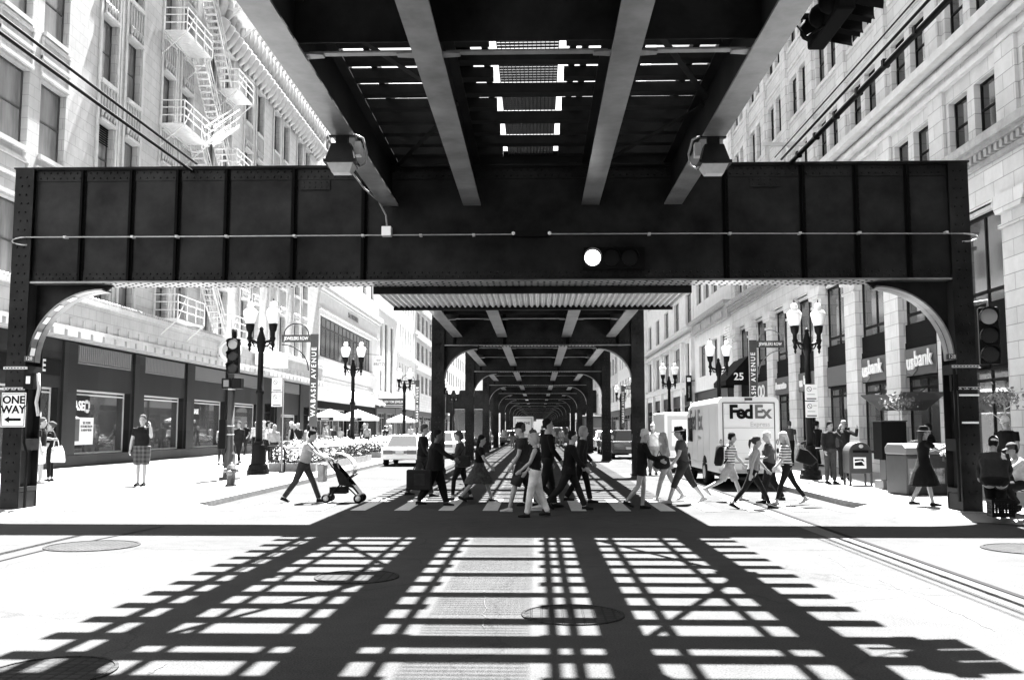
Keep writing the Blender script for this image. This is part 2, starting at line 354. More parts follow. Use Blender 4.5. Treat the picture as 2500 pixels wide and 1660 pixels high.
# ------------------------------------------------------------------ elevated railway: bents
def bent(Y, xl, xr, cw, zb, zt, ar, label, rich=False, stiff=(), hw=0.2):
    """two box columns, a deep riveted cross girder, curved knee braces; xl/xr are the outer faces of the columns"""
    t = thing('elevated_bent', ((xl + xr) / 2, Y, 0), label, 'railway bent', 'steel bents carrying the elevated railway')
    wf = hw - .09                                                                                    # the web plates stand this far from the centre line
    gird = MB(); gird.box(xl + cw - .01, xr - cw + .01, Y - wf, Y - wf + .03, zb, zt - .03); gird.box(xl + cw - .01, xr - cw + .01, Y + wf - .03, Y + wf, zb, zt - .03)
    gird.box(xl - .05, xr + .05, Y - hw, Y + hw, zt - .03, zt)                                          # top flange
    gird.box(xl + cw, xr - cw, Y - hw + .02, Y - wf - .001, zt - .05, zt - .031)
    gird.box(xl + cw, xr - cw, Y - wf - .015, Y - wf - .001, zt - .26, zt - .051)
    gird.box(xl + cw, xr - cw, Y - wf - .015, Y - wf - .001, zb + .004, zb + .2)
    if rich:
        n = int((xr - xl - 2 * cw) / .13)
        for i in range(n):
            x = xl + cw + .08 + i * .13
            for z in (zt - .1, zt - .2, zb + .07, zb + .15):
                if any(abs(x + (.06 if z in (zt - .1, zb + .07) else 0) - s) < .07 for s in stiff): continue
                gird.rivet((x + (.065 if z in (zt - .1, zb + .07) else 0), Y - wf - .015, z), (0, -1, 0), .02, .02)
    go = gird.build('cross_girder', 'steel', t, world=True)
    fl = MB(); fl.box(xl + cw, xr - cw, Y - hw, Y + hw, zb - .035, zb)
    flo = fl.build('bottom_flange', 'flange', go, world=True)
    if rich:
        rv = MB(); n = int((xr - xl - 2 * cw - 2 * ar) / .24)
        for i in range(n):
            x = xl + cw + ar + .05 + i * .24
            for q, y in enumerate((-.26, -.19, -.06, .06, .19, .26)): rv.rivet((x + (.12 if q % 2 else 0), Y + y, zb - .035), (0, 0, -1), .03, .012)
        rv.build('rivet', 'steel_edge', flo, world=True)
    for x in stiff:
        s = MB(); s.box(x - .055, x + .055, Y - wf - .03, Y - wf - .016, zb + .002, zt - .05); s.box(x - .014, x + .014, Y - hw + .008, Y - wf - .031, zb + .002, zt - .055)
        if rich:
            k = int((zt - zb) / .12)
            for i in range(k):
                z = zb + .12 + i * .12
                if z < zt - .1: s.rivet((x + .036, Y - wf - .03, z), (0, -1, 0), .017, .014)
        s.build('stiffener', 'steel_edge', go, world=True)
    if rich:
        for x in (-4.25, 4.3):
            s = MB(); s.box(x - .28, x + .28, Y - wf - .028, Y - wf - .0165, zt - .46, zt - .27)
            for i in range(5):
                for j in range(2): s.rivet((x - .22 + i * .11, Y - wf - .028, zt - .41 + j * .09), (0, -1, 0), .016, .013)
            s.build('splice_plate', 'steel', go, world=True)
    for sgn, x0 in ((1, xl), (-1, xr - cw)):
        c = MB(); x1 = x0 + cw; d = hw + .02
        c.box(x0, x1, Y - d, Y - d + .03, 0.02, zt - .035); c.box(x0, x1, Y + d - .03, Y + d, .02, zt - .035)
        ox, ix = (x0 + .04, x1 - .12) if sgn > 0 else (x1 - .04, x0 + .12)
        c.box(min(ox, ix), max(ox, ix), Y - d + .031, Y + d - .031, .02, zt - .04)
        c.box(x0 - .04, x1 + .04, Y - d - .04, Y + d + .04, -.05, .05)
        c.box(x0 + .01, x1 - .01, Y - d - .012, Y + d + .012, .05, .42)
        if rich:
            cx = (x0 + x1) / 2
            k = int(zt / .17)
            for i in range(k):
                z = .3 + i * .17
                if z > zt - .1: continue
                for dx in (-.05, .05): c.rivet((cx + dx * 1.3 + (.02 if i % 2 else -.02), Y - d, z), (0, -1, 0), .022, .024)
        co = c.build('column', 'steel', t, world=True)
        if rich:
            for z0, z1 in ((.43, .52), (1.2, 1.42), (2.62, 2.8)):
                p = MB(); a_ = x1 - .119 if sgn > 0 else x0; p.box(a_, a_ + .119, Y - d + .032, Y + d - .032, z0, z1); p.build('batten_plate', 'steel', co, world=True)
        # knee brace between the column's inner face and the girder
        xi = x1 if sgn > 0 else x0
        pts = []; cxx = xi + sgn * ar; czz = zb - ar
        for i in range(17):
            a = math.pi - math.pi / 2 * i / 16
            pts.append((cxx + sgn * ar * math.cos(a), czz + ar * math.sin(a)))
        zoff = zb - .16 - (czz + ar)
        pts = [(x, z + zoff) for x, z in pts]
        br = MB(); poly = pts + [(pts[-1][0] + sgn * .14, zb - .036), (xi, zb - .036)]
        br.prism(poly, 'y', Y - .02, Y + .02)
        bo = br.build('knee_brace', 'steel', t, world=True)
        f2 = MB()
        for i in range(16):
            (xa, za), (xb, zb_) = pts[i], pts[i + 1]
            f2.add([(xa, Y - hw * .7, za), (xb, Y - hw * .7, zb_), (xb, Y + hw * .7, zb_), (xa, Y + hw * .7, za)], [(0, 1, 2, 3)])
            nx, nz = -(zb_ - za), (xb - xa); l = math.hypot(nx, nz); nx, nz = nx / l * .03 * sgn, nz / l * .03 * sgn
            f2.add([(xa + nx, Y - hw * .7, za + nz), (xb + nx, Y - hw * .7, zb_ + nz), (xb + nx, Y + hw * .7, zb_ + nz), (xa + nx, Y + hw * .7, za + nz)], [(0, 1, 2, 3)])
            for yy in (Y - hw * .7, Y + hw * .7):
                f2.add([(xa, yy, za), (xb, yy, zb_), (xb + nx, yy, zb_ + nz), (xa + nx, yy, za + nz)], [(0, 1, 2, 3)])
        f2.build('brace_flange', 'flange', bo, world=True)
    return t
ST1 = [-8.75, -7.8, -6.9, -5.95, -4.65, -3.3, 3.55, 5.0, 6.0, 6.95]
B1 = bent(17.75, -10.04, 8.06, .36, 4.40, 6.62, 1.36, 'widest and nearest steel bent, its riveted girder spanning the whole street crossing', True, ST1, .3)
bent(2.4, -10.04, 8.06, .36, 4.40, 6.62, 1.36, 'wide steel bent behind the viewer on the near side of the crossing', False, ST1, .3)
words = ['second', 'third', 'fourth', 'fifth', 'sixth', 'seventh', 'eighth', 'ninth', 'tenth', 'eleventh', 'twelfth', 'thirteenth', 'fourteenth', 'fifteenth', 'sixteenth', 'seventeenth', 'eighteenth', 'nineteenth', 'last']
B2 = bent(32.8, -3.70, 3.70, .44, 4.52, 6.3, 1.15, 'second steel bent from the camera, columns standing in the roadway with arched braces', True, [-2.9, -1.15, 1.05, 2.8])
for i in range(1, 19):
    copy_thing(B2, (0, 32.8 + 15.2 * i, 0), '%s steel bent along the street, an arched portal of dark columns' % words[i])
# ------------------------------------------------------------------ elevated railway: spans of track
SX = (-2.79, -1.23, 1.0, 2.55); XC = -0.12
def span(Y0, Y1, zb, label, first=False):
    t = thing('track_span', (XC, (Y0 + Y1) / 2, 0), label, 'track span', 'spans of the elevated railway')
    zt = 6.66
    for x in SX:
        s = MB(); s.box(x - .012, x + .012, Y0 + .05, Y1 - .05, zb + .03, zt - .03); s.box(x - .15, x + .15, Y0 + .05, Y1 - .05, zt - .03, zt)
        so = s.build('stringer', 'steel', t, world=True)
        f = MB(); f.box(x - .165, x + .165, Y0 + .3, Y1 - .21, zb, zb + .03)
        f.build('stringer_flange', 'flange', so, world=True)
    # cross frames and struts
    for fr in ((.52,) if zb > 5.2 else (.33, .66)):
        y = Y0 + (Y1 - Y0) * fr
        d = MB()
        for a, b_ in zip(SX[:-1], SX[1:]):
            d.box(a + .013, b_ - .013, y - .01, y + .01, zb + .2, zt - .05)
        d.build('diaphragm', 'steel', t, world=True)
        u = MB()
        for a, b_ in zip(SX[:-1], SX[1:]):
            u.box(a + .2, b_ - .2, y - .05, y + .05, zb + .06, zb + .08)
            for xx, sg in ((a + .02, 1), (b_ - .02, -1)):
                u.prism([(xx, y - .1), (xx + sg * .34, y - .05), (xx + sg * .34, y + .05), (xx, y + .1)] if sg > 0 else [(xx, y + .1), (xx - .34, y + .05), (xx - .34, y - .05), (xx, y - .1)], 'z', zb + .04, zb + .058)
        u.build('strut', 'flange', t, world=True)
    # lateral diagonals in the two tracks
    n = max(2, round((Y1 - Y0) / 3.4)); h = (Y1 - Y0) / n
    for k in range(n):
        ya, yb = Y0 + k * h + .1, Y0 + (k + 1) * h - .1
        for a, b_ in ((SX[0], SX[1]), (SX[2], SX[3])):
            if k % 2: a, b_ = b_, a
            d = MB(); d.bar((a, ya, zt - .16), (b_, yb, zt - .16), .09, .012); d.build('lateral_brace', 'steel', t, world=True)
    # ties: every second one reaches across both tracks
    n0 = math.ceil((Y0 - 13.86) / .635); n1 = math.floor((Y1 - .02 - 13.86) / .635); z0, z1 = zt + .002, zt + .160
    full = half = None
    for n in range(n0, n1 + 1):
        y = 13.86 + .635 * n
        if n % 2 == 0:
            if full is None:
                b = MB(); b.box(XC - 3.35, XC + 3.35, -.097, .097, 0, .156); full = b.build('tie', 'tie', t)
                o = full
            else: o = full.copy(); COL.objects.link(o)
            o.location = (-t.location.x, y - t.location.y, z0)
        else:
            for sg in (-1, 1):
                if half is None:
                    b = MB(); b.box(-1.42, 1.42, -.097, .097, 0, .156); half = b.build('tie', 'tie', t); o = half
                else: o = half.copy(); COL.objects.link(o)
                o.location = (sg * 1.93, y - t.location.y, z0)
    zr = z1 + .002
    for x in SX:
        r_ = MB(); r_.box(x - .07, x + .07, Y0, Y1, zr, zr + .02); r_.box(x - .012, x + .012, Y0, Y1, zr + .02, zr + .11); r_.box(x - .036, x + .036, Y0, Y1, zr + .11, zr + .15)
        r_.build('rail', 'rail', t, world=True)
    for x in (-2.30, -1.56, 1.50, 2.24): # guard timbers inside the running rails
        b = MB(); b.box(XC + x - .04 + .06, XC + x + .05 + .06, Y0, Y1, zr, zr + .14); b.build('guard_timber', 'tie', t, world=True)
    for x in (-3.02, -.6, .62, .79): # third rail cover and cable troughs
        b = MB(); b.box(XC + x - .045, XC + x + .045, Y0, Y1, zr, zr + .12); b.build('third_rail', 'rail', t, world=True)
    w = MB()
    for x0, x1 in ((-3.06, -2.72), (2.6, 2.86), (-1.32, -.86), (1.02, 1.2)): w.box(XC + x0, XC + x1, Y0, Y1, zr + .001, zr + .05) if x0 < -1 and x0 > -2 else None
    w.box(XC - 1.16, XC - .8, Y0, Y1, zr + .001, zr + .045)
    w.build('walkway_plank', 'tie', t, world=True)
    # steel grating footway in the gap between the tracks
    gr = MB(); x0, x1 = XC - .43, XC + .42; k = 14 if Y1 < 34 else 8
    for i in range(k + 1):
        x = x0 + (x1 - x0) * i / k; gr.box(x - .0045, x + .0045, Y0, Y1, zr + .004, zr + .034)
    n = math.ceil((Y0 - 13.86) / 1.27)
    while 13.86 + 1.27 * n < Y1 - .3:                      # close-set cross slats leave an open slot behind every long tie
        y = 13.86 + 1.27 * n + .36
        while y < 13.86 + 1.27 * (n + 1) - .1:
            if Y0 < y < Y1: gr.box(x0, x1, y - .003, y + .003, zr + .0, zr + .034)
            y += .1 if Y1 < 34 else .2
        n += 1
    gr.build('grating', 'rail', t, world=True)
    return t
span(-12.8, 2.4, 5.80, 'span of track behind the viewer')
span(2.4, 17.6, 5.80, 'nearest span of track overhead, four stringers seen from below over the crossing')
S2 = span(17.6, 32.8, 4.78, 'span of track just beyond the widest girder, over the crosswalk')
for i in range(1, 19):
    copy_thing(S2, (XC, 25.2 + 15.2 * i, 0), 'span of track receding down the street, %s beyond the wide girder' % words[i])
# the copied spans keep the tie rhythm: 15.2 m is 24 ties less 4 cm
# ------------------------------------------------------------------ corrugated guard platform under the second span
t = thing('guard_platform', (-.12, 19.5, 4.3), 'corrugated metal platform slung just behind the nearest girder, dark edge beam', 'platform')
b = MB(); w0, w1 = -3.08, 3.1; n = 50; P = []; F = []
for i in range(n * 4 + 1):
    x = w0 + (w1 - w0) * i / (n * 4); z = (.045 if (i % 4) in (1, 2) else 0)
    P += [(x, -1.25, z), (x, 1.25, z)]
    if i: F.append((2 * i - 2, 2 * i - 1, 2 * i + 1, 2 * i))
b.add(P, F); b.build('corrugated_sheet', 'galv', t)
for y in (-1.29, 1.29):
    b = MB(); b.box(w0 - .02, w1 + .02, y - .04, y + .04, -.06, .12); b.build('edge_beam', 'steel', t)
for x in (-2.6, 0, 2.6):
    b = MB(); b.box(x - .03, x + .03, -1.2, 1.2, .05, .12); b.build('hanger', 'steel', t)
# solid floor plates laid on the ties behind the girder: they throw the broad shadow over the crosswalk
tp = thing('deck_plate', (XC, 20.7, 6.84), 'solid plate floor on the ties above the crosswalk', 'deck plate')
b = MB(); b.box(-3.36, 3.36, -3.25, 3.25, 0, .03)
for y in (-3.1, -2.2, -1.1, 0, 1.1, 2.2, 3.1): b.box(-3.3, 3.3, y - .03, y + .03, .03, .06)
b.build('plate', 'tie', tp)

# ------------------------------------------------------------------ buildings
CP, SP = math.cos(PITCH), math.sin(PITCH)
FWD = Vector((-math.sin(YAW) * CP, math.cos(YAW) * CP, SP)); RGT = Vector((math.cos(YAW), math.sin(YAW), 0)); UPV = RGT.cross(FWD)
def in_view(x, y, z, mar=0.12):
    q = Vector((x, y, z - EYE)); d = q.dot(FWD)
    if d < .5: return False
    return abs(q.dot(RGT) / d) < .5457 * (1 + mar) and abs(q.dot(UPV) / d) < .3618 * (1 + mar)

def facade(parent, X, sg, y0, y1, z0, z1, openings, m, depth=.25, back=14, name='wall'):
    """front wall on the plane x=X facing sg, with openings (ya,yb,za,zb) cut through it and reveals; the body behind is closed"""
    ys = sorted({y0, y1} | {round(v, 4) for o in openings for v in o[:2] if y0 < v < y1}); zs = sorted({z0, z1} | {round(v, 4) for o in openings for v in o[2:4] if z0 < v < z1})
    w = MB()
    for i in range(len(zs) - 1):
        zc = (zs[i] + zs[i + 1]) / 2; run = None
        for j in range(len(ys) - 1):
            yc = (ys[j] + ys[j + 1]) / 2
            hole = any(o[0] < yc < o[1] and o[2] < zc < o[3] for o in openings)
            if hole:
                if run is not None: w.add([(X, run, zs[i]), (X, ys[j], zs[i]), (X, ys[j], zs[i + 1]), (X, run, zs[i + 1])], [(0, 1, 2, 3)]); run = None
            elif run is None: run = ys[j]
        if run is not None: w.add([(X, run, zs[i]), (X, y1, zs[i]), (X, y1, zs[i + 1]), (X, run, zs[i + 1])], [(0, 1, 2, 3)])
    for a, b_, c, d in [o[:4] for o in openings]:
        Xi = X - sg * depth
        w.add([(X, a, c), (X, b_, c), (X, b_, d), (X, a, d), (Xi, a, c), (Xi, b_, c), (Xi, b_, d), (Xi, a, d)],
              [(0, 1, 5, 4), (1, 2, 6, 5), (2, 3, 7, 6), (3, 0, 4, 7)])
    Xb = X - sg * back
    w.add([(X, y0, z0), (Xb, y0, z0), (Xb, y0, z1), (X, y0, z1), (X, y1, z0), (Xb, y1, z0), (Xb, y1, z1), (X, y1, z1)],
          [(0, 1, 2, 3), (4, 5, 6, 7), (1, 5, 6, 2), (2, 6, 7, 3)])
    return w.build(name, m, parent, world=True)

def window(parent, X, sg, a, b, c, d, depth, glass, frame='wframe', rails=(.5,), mull=(), fw=.055, name='window'):
    Xi = X - sg * (depth - .03); f = MB()
    def bx(y0, y1, z0, z1, t=.05): f.box(min(Xi, Xi - sg * t), max(Xi, Xi - sg * t), y0, y1, z0, z1)
    bx(a, a + fw, c, d); bx(b - fw, b, c, d); bx(a + fw, b - fw, d - fw, d); bx(a + fw, b - fw, c, c + fw)
    for r in rails: z = c + (d - c) * r; bx(a + fw, b - fw, z - fw * .45, z + fw * .45, .055)
    for r in mull: y = a + (b - a) * r; bx(y - fw * .4, y + fw * .4, c + fw, d - fw, .058)
    o = f.build(name, frame, parent, world=True)
    g_ = MB(); x2 = Xi - sg * .03
    g_.box(min(x2, x2 - sg * .02), max(x2, x2 - sg * .02), a + .01, b - .01, c + .01, d - .01)
    p = g_.build('pane', glass, o, world=True)
    return o
def ybox(b, X, sg, d0, d1, y0, y1, z0, z1):
    """box standing proud of the plane x=X from d0 to d1 (along the facing direction)"""
    xa, xb = X + sg * d0, X + sg * d1; b.box(min(xa, xb), max(xa, xb), y0, y1, z0, z1)

M['sign_grey'] = mat('sign_panel_grey', .065, .5); M['grey_shield'] = mat('shield_grey', .13, .5)
# ---- left: glazed terracotta loft block with a dark granite shop front and white fire escape
XL = -18.1
tb = thing('terracotta_building', (XL, 50, 0), 'white glazed terracotta block on the left with fire escape and dark granite shop front', 'building')
TOPZ = 42
fl = [(6.7, 9.5), (11.5, 14.3), (16.1, 18.85), (20.65, 23.4), (25.4, 28.1), (30.0, 32.7), (34.6, 37.3)]
pairs = [37.3 + 6.3 * k for k in range(-1, 7)]
ops = []; wins = []
for za, zb in fl:
    for p_ in pairs:
        for q in ((p_, p_ + 1.32), (p_ + 2.42, p_ + 3.74)):
            if q[0] < 36: continue
            if q[1] > 76: continue
            if in_view(XL, q[0], (za + zb) / 2, .2): ops.append((q[0], q[1], za, zb)); wins.append((q[0], q[1], za, zb, False))
    for q in ((26.0, 27.8), (30.1, 32.0), (32.78, 34.6)):
        if in_view(XL, q[1], (za + zb) / 2, .2): ops.append((q[0], q[1], za, zb)); wins.append((q[0], q[1], za, zb, True))
shop = [(p_, p_ + 5.1, .57, 3.15) for p_ in (30.1, 36.45, 42.8, 49.2, 55.6)] + [(62.3, 64.6, .13, 3.3), (66.0, 71.0, .57, 2.6), (72.4, 75.4, .13, 3.3)]
facade(tb, XL, 1, 24, 76.6, 5.0, TOPZ, ops, 'terra', .3)
facade(tb, XL - .12, 1, 24, 76.6, .1, 5.0, shop, 'granite', .35, name='shop_front')
for a, b_, c_, d_, big in wins: window(tb, XL, 1, a, b_, c_, d_, .27, 'glass_lt', 'wframe', (.5,), (), .07)
for i, (a, b_, c_, d_) in enumerate(shop):
    door = c_ < .3
    window(tb, XL - .12, 1, a, b_, c_, d_, .3, 'glass_dk' if door else 'glass_shop', 'ltgrey' if not door else 'black', (.93,) if not door else (.8,), () if not door else (.5,), .07, 'shop_window' if not door else 'shop_door')
def prt(name, m, parent, fn):
    b = MB(); fn(b); return b.build(name, m, parent, world=True)
for p_ in [35.4 + 6.35 * k for k in range(0, 4)] + [60.8, 64.9, 71.3]: prt('granite_pier', 'granite', tb, lambda b: ybox(b, XL - .12, 1, .001, .1, p_, p_ + 1.05, .57, 4.95))
prt('plinth', 'granite', tb, lambda b: ybox(b, XL - .12, 1, 0, .14, 24, 76.6, .1, .565))
for p_ in (36.5, 42.85, 49.2, 55.6, 66.2):           # ventilation grilles over the shop windows
    def gr(b):
        ybox(b, XL - .12, 1, 0, .05, p_, p_ + 4.9, 4.25, 4.9)
        for k in range(28): y = p_ + .09 + k * .17; ybox(b, XL - .12, 1, .05, .08, y, y + .1, 4.24, 4.88)
        for k in range(44): y = p_ + .02 + k * .11; b.ball((XL - .12 + .06, y + .03, 4.2), .045, n=6, m=4)
    prt('grille', 'grey', tb, gr)
# projecting terracotta fascia with hanging blocks and a beaded crest
def fascia(b):
    ybox(b, XL, 1, .003, .45, 24, 76.6, 5.35, 6.45); ybox(b, XL, 1, .003, .58, 24, 76.6, 6.45, 6.62)
    ybox(b, XL, 1, .003, .53, 24, 76.6, 5.3, 5.45)
    y = 24.2
    while y < 76.3:
        ybox(b, XL, 1, .06, .56, y, y + .78, 5.06, 5.3); ybox(b, XL, 1, .451, .5, y + .3, y + .48, 5.45, 5.75); y += 1.02
    y = 24.1
    while y < 76.5: b.ball((XL + .5, y, 6.68), .085, .085, .1, 6, 4); y += .24
prt('fascia', 'terra', tb, fascia)
# ribs, sills, hood crockets
def ribs(b):
    for p_ in pairs:
        if p_ < 36 or p_ > 74: continue
        for y, w in ((p_ - .28, .2), (p_ + 1.42, .16), (p_ + 1.66, .16), (p_ + 2.1, .2), (p_ + 3.84, .2)):
            ybox(b, XL, 1, .002, .06, y, y + w, 6.7, TOPZ - .5)
prt('rib', 'terra_plain', tb, ribs)
def hoods(b):
    for a, b_, c_, d_, big in wins:
        ybox(b, XL, 1, .003, .13, a - .04, b_ + .04, c_ - .17, c_ - .003)
        if big:
            for z in (d_ + .1, d_ + .75, d_ + 1.45): ybox(b, XL, 1, .003, .1, a - .12, b_ + .12, z, z + .12)
            for y in (a - .12, b_ + .02): ybox(b, XL, 1, .003, .07, y, y + .1, d_ + .22, d_ + 1.45)
        else:
            n = 5; w = (b_ - a) / n
            ybox(b, XL, 1, .003, .16, a - .03, b_ + .03, d_ + .003, d_ + .12)
            for k in range(n):
                y = a + w * (k + .5)
                b.tube([(XL + .04, y, d_ + .12), (XL + .08, y, d_ + .35), (XL + .1, y, d_ + .5), (XL + .04, y, d_ + .62)], [.04, .07, .1, .04], 6)
                ybox(b, XL, 1, .003, .05, y - .035, y + .035, d_ + .6, d_ + 1.75)
prt('window_hood', 'terra_plain', tb, hoods)
def corbels(b):                                        # tall row of canopies above the fourth floor windows, far half
    y = 50.6
    while y < 76:
        b.tube([(XL + .05, y, 23.5), (XL + .3, y, 23.9), (XL + .5, y, 24.4), (XL + .3, y, 24.6)], [.1, .26, .36, .2], 8)
        b.tube([(XL + .2, y, 24.5), (XL + .42, y, 25.4), (XL + .5, y, 26.0)], [.22, .25, .3], 6)
        b.tube([(XL + .5, y, 25.9), (XL + .55, y, 26.3), (XL + .4, y, 26.8)], [.2, .26, .08], 6); y += .82
    ybox(b, XL, 1, .003, .4, 50, 76.6, 26.2, 27.0)
prt('canopy_row', 'terra_plain', tb, corbels)
prt('louvre', 'blackm', tb, lambda b: [ybox(b, XL - .2, 1, 0, .03, 37.38, 38.52, 13.5 + k * .1, 13.55 + k * .1) for k in range(8)])
# fire escape
fe = prt('fire_escape', 'fire_escape', tb, lambda b: [ybox(b, XL, 1, .15, .2, 49, 49.1, 6.6, TOPZ - 4), ybox(b, XL, 1, .15, .2, 50.4, 50.5, 6.6, TOPZ - 4)])
XO = XL + 1.25
def landing(y0, y1, z):
    b = MB()
    k = int((y1 - y0) / .12)
    for i in range(k): y = y0 + i * .12; b.box(XL + .1, XO, y, y + .07, z, z + .03)
    for x in (XL + .12, XO - .05): b.box(x, x + .05, y0, y1, z - .1, z - .002)
    for y in (y0 + .1, y1 - .1): b.bar((XO - .1, y, z - .08), (XL + .02, y, z - 1.1), .05, .05)
    b.build('landing', 'fire_escape', fe, world=True)
    r_ = MB()
    for h in (.42, .8, 1.15):
        r_.bar((XO, y0, z + h), (XO, y1, z + h), .045, .045); r_.bar((XL + .1, y0, z + h), (XO, y0, z + h), .045, .045)
    n = max(2, int((y1 - y0) / 1.1))
    for i in range(n + 1): y = y0 + (y1 - y0) * i / n; r_.bar((XO, y, z), (XO, y, z + 1.17), .05, .05)
    r_.bar((XO, y0 + .1, z), (XO, y0 + 1.0, z + 1.15), .035, .035)
    r_.build('railing', 'fire_escape', fe, world=True)
def stair(ya, za, yb, zb, x0, x1):
    b = MB(); n = max(3, int((za - zb) / .26))
    for x in (x0, x1): b.bar((x, ya, za), (x, yb, zb), .04, .16)
    for i in range(1, n): t_ = i / n; y = ya + (yb - ya) * t_; z = za + (zb - za) * t_; b.box(x0, x1, y - .13, y + .13, z - .02, z + .02)
    b.build('stair', 'fire_escape', fe, world=True)
    r_ = MB()
    for x in (x0, x1):
        r_.bar((x, ya, za + .95), (x, yb, zb + .95), .045, .045); r_.bar((x, ya, za + .5), (x, yb, zb + .5), .03, .03)
        for i in range(4): t_ = (i + .5) / 4; r_.bar((x, ya + (yb - ya) * t_, za + (zb - za) * t_), (x, ya + (yb - ya) * t_, za + (zb - za) * t_ + .95), .04, .04)
    r_.build('handrail', 'fire_escape', fe, world=True)
zs_ = [6.72, 11.4, 16.1, 20.7, 25.4, 30.0]
for i, z in enumerate(zs_):
    landing(43.2, 46.7, z); landing(51.0, 53.8, z + (0 if i else .0))
    if i: stair(46.7, z, 51.0, zs_[i - 1] + .1, XL + .25, XL + .85)
    if i and i < 5: stair(46.7 + 4.3, zs_[i] + 2.4, 46.9, zs_[i] + .05, XL + .9, XL + 1.35) if i % 2 == 0 else None
# bank window poster and lettering
pw = MB(); ybox(pw, XL - .12, 1, -.24, -.22, 36.6, 38.2, 2.1, 2.92); po = pw.build('poster', 'black', tb, world=True)
text('lettering', 'ASE', .52, 'white', po, (XL + 18.1 - .12 - .21, 37.32 - 50, 2.5), (90, 0, 90), .01, .012)
b = MB()
for k in range(4):
    a = math.pi / 2 * k
    P = [(.12, -.12), (.12, .26), (.26, .12), (.26, -.05)]
    b.add([(XL - .12 - .212, 37.98 + u * math.cos(a) - v * math.sin(a), 2.5 + u * math.sin(a) + v * math.cos(a)) for u, v in P], [(0, 1, 2, 3)])
b.build('emblem', 'ltgrey', po, world=True)
pw = MB(); ybox(pw, XL - .12, 1, -.23, -.21, 36.6, 38.6, .95, 2.05); po = pw.build('poster', 'offwhite', tb, world=True)
b = MB(); ybox(b, XL - .12, 1, -.209, -.2, 36.68, 37.4, 1.1, 1.98); b.build('picture', 'dkgrey', po, world=True)
text('lettering', 'SEE YOUR\nFUTURE FROM\nA NEW VIEW', .15, 'dkgrey', po, (-.12 - .2, 38.0 - 50, 1.68), (90, 0, 90), .004)
for y in (50.1,):
    pw = MB(); ybox(pw, XL - .12, 1, -.24, -.22, y - .7, y + .75, 2.1, 2.9); po = pw.build('poster', 'black', tb, world=True)
    text('lettering', 'CHASE', .36, 'white', po, (-.12 - .21, y - 50, 2.5), (90, 0, 90), .01, .01)
sgn = MB(); ybox(sgn, XL - .12, 1, .002, .06, 31.0, 35.2, 3.6, 4.2); so = sgn.build('sign_band', 'blackm', tb, world=True)
text('lettering', 'CHASE', .62, 'ltgrey', so, (-.04, 33.1 - 50, 3.9), (90, 0, 90), .02, .012)
# round blade clock on the fascia and a clutter of neon brackets
ck = thing('bracket_sign', (XL + 1.1, 51.3, 5.9), 'round white sign on a bracket in front of the terracotta fascia', 'hanging sign')
b = MB(); b.tube([(0, -.09, 0), (0, .09, 0)], .62, 24, smooth=False); b.build('face', 'white', ck)
b = MB(); b.tube([(0, -.1, 0), (0, .1, 0)], .42, 24, smooth=False); b.build('dial', 'ltgrey', ck)
b = MB(); b.bar((-.6, 0, .2), (-1.1, 0, .2), .06, .06); b.bar((-.5, 0, -.3), (-1.1, 0, -.3), .06, .06); b.build('bracket', 'grey', ck)
for y, w in ((57.5, 3.6),):
    mq = thing('marquee', (XL, y + w / 2, 5.9), 'white marquee box with slanting stays over a shop door', 'marquee')
    b = MB(); b.box(.6, 1.7, -w / 2, w / 2, -.35, .35); b.build('box', 'white', mq)
    b = MB()
    for yy in (-w / 2 + .1, w / 2 - .1): b.bar((1.6, yy, .35), (.1, yy, 1.4), .05, .05)
    b.build('stay', 'white', mq)
    b = MB(); b.box(1.701, 1.72, -w / 2 + .2, w / 2 - .2, -.2, .2); b.build('panel', 'ltgrey', mq)

# ---- left: two-storey glazed hall with a wide upper window and cornice, taller block above set back
ta = thing('gallery_building', (XL, 91, 0), 'pale building with one wide dark upper window, carved cornice and canvas awnings', 'building')
big = (77.3, 101.8, 7.62, 11.15)
facade(ta, XL, 1, 76.8, 105.9, 3.9, 40, [big] + [(78 + 4.5 * k, 80.2 + 4.5 * k, z, z + 2.6) for k in range(6) for z in (15.6, 20, 24.5, 29)], 'plaster', .35)
facade(ta, XL - .3, 1, 76.8, 105.9, .1, 3.9, [(78, 90, .5, 3.3), (91.5, 99, .13, 3.3)], 'blackm', .3, name='shop_front')
window(ta, XL, 1, *big, .33, 'glass_up', 'dkgrey', (.74,), [k / 14 for k in range(1, 14)], .16)
for k in range(6):
    for z in (15.6, 20, 24.5, 29):
        if in_view(XL, 79 + 4.5 * k, z): window(ta, XL, 1, 78 + 4.5 * k, 80.2 + 4.5 * k, z, z + 2.6, .3, 'glass_lt')
window(ta, XL - .3, 1, 78, 90, .5, 3.3, .25, 'glass_shop', 'ltgrey', (.8,), (.2, .4, .6, .8), .1, 'shop_window')
window(ta, XL - .3, 1, 91.5, 99, .13, 3.3, .25, 'glass_dk', 'black', (.8,), (.25, .5, .75), .1, 'shop_door')
prt('cornice', 'stone_plain', ta, lambda b: [ybox(b, XL, 1, .003, d, 76.8, 105.8, z0, z1) for d, z0, z1 in ((.18, 11.5, 11.7), (.1, 13.0, 13.2), (.35, 13.2, 13.5), (.6, 13.5, 13.9), (.2, 7.2, 7.5))])
prt('moulding', 'stone_grey', ta, lambda b: [ybox(b, XL, 1, .003, d, 76.8, 102, z0, z1) for d, z0, z1 in ((.2, 5.3, 5.5), (.12, 5.5, 5.9))])
text('lettering', 'S.A. MAXWELL', .7, 'grey', ta, (.06, 0, 12.35), (90, 0, 90), .02, .0, squeeze=1.1)
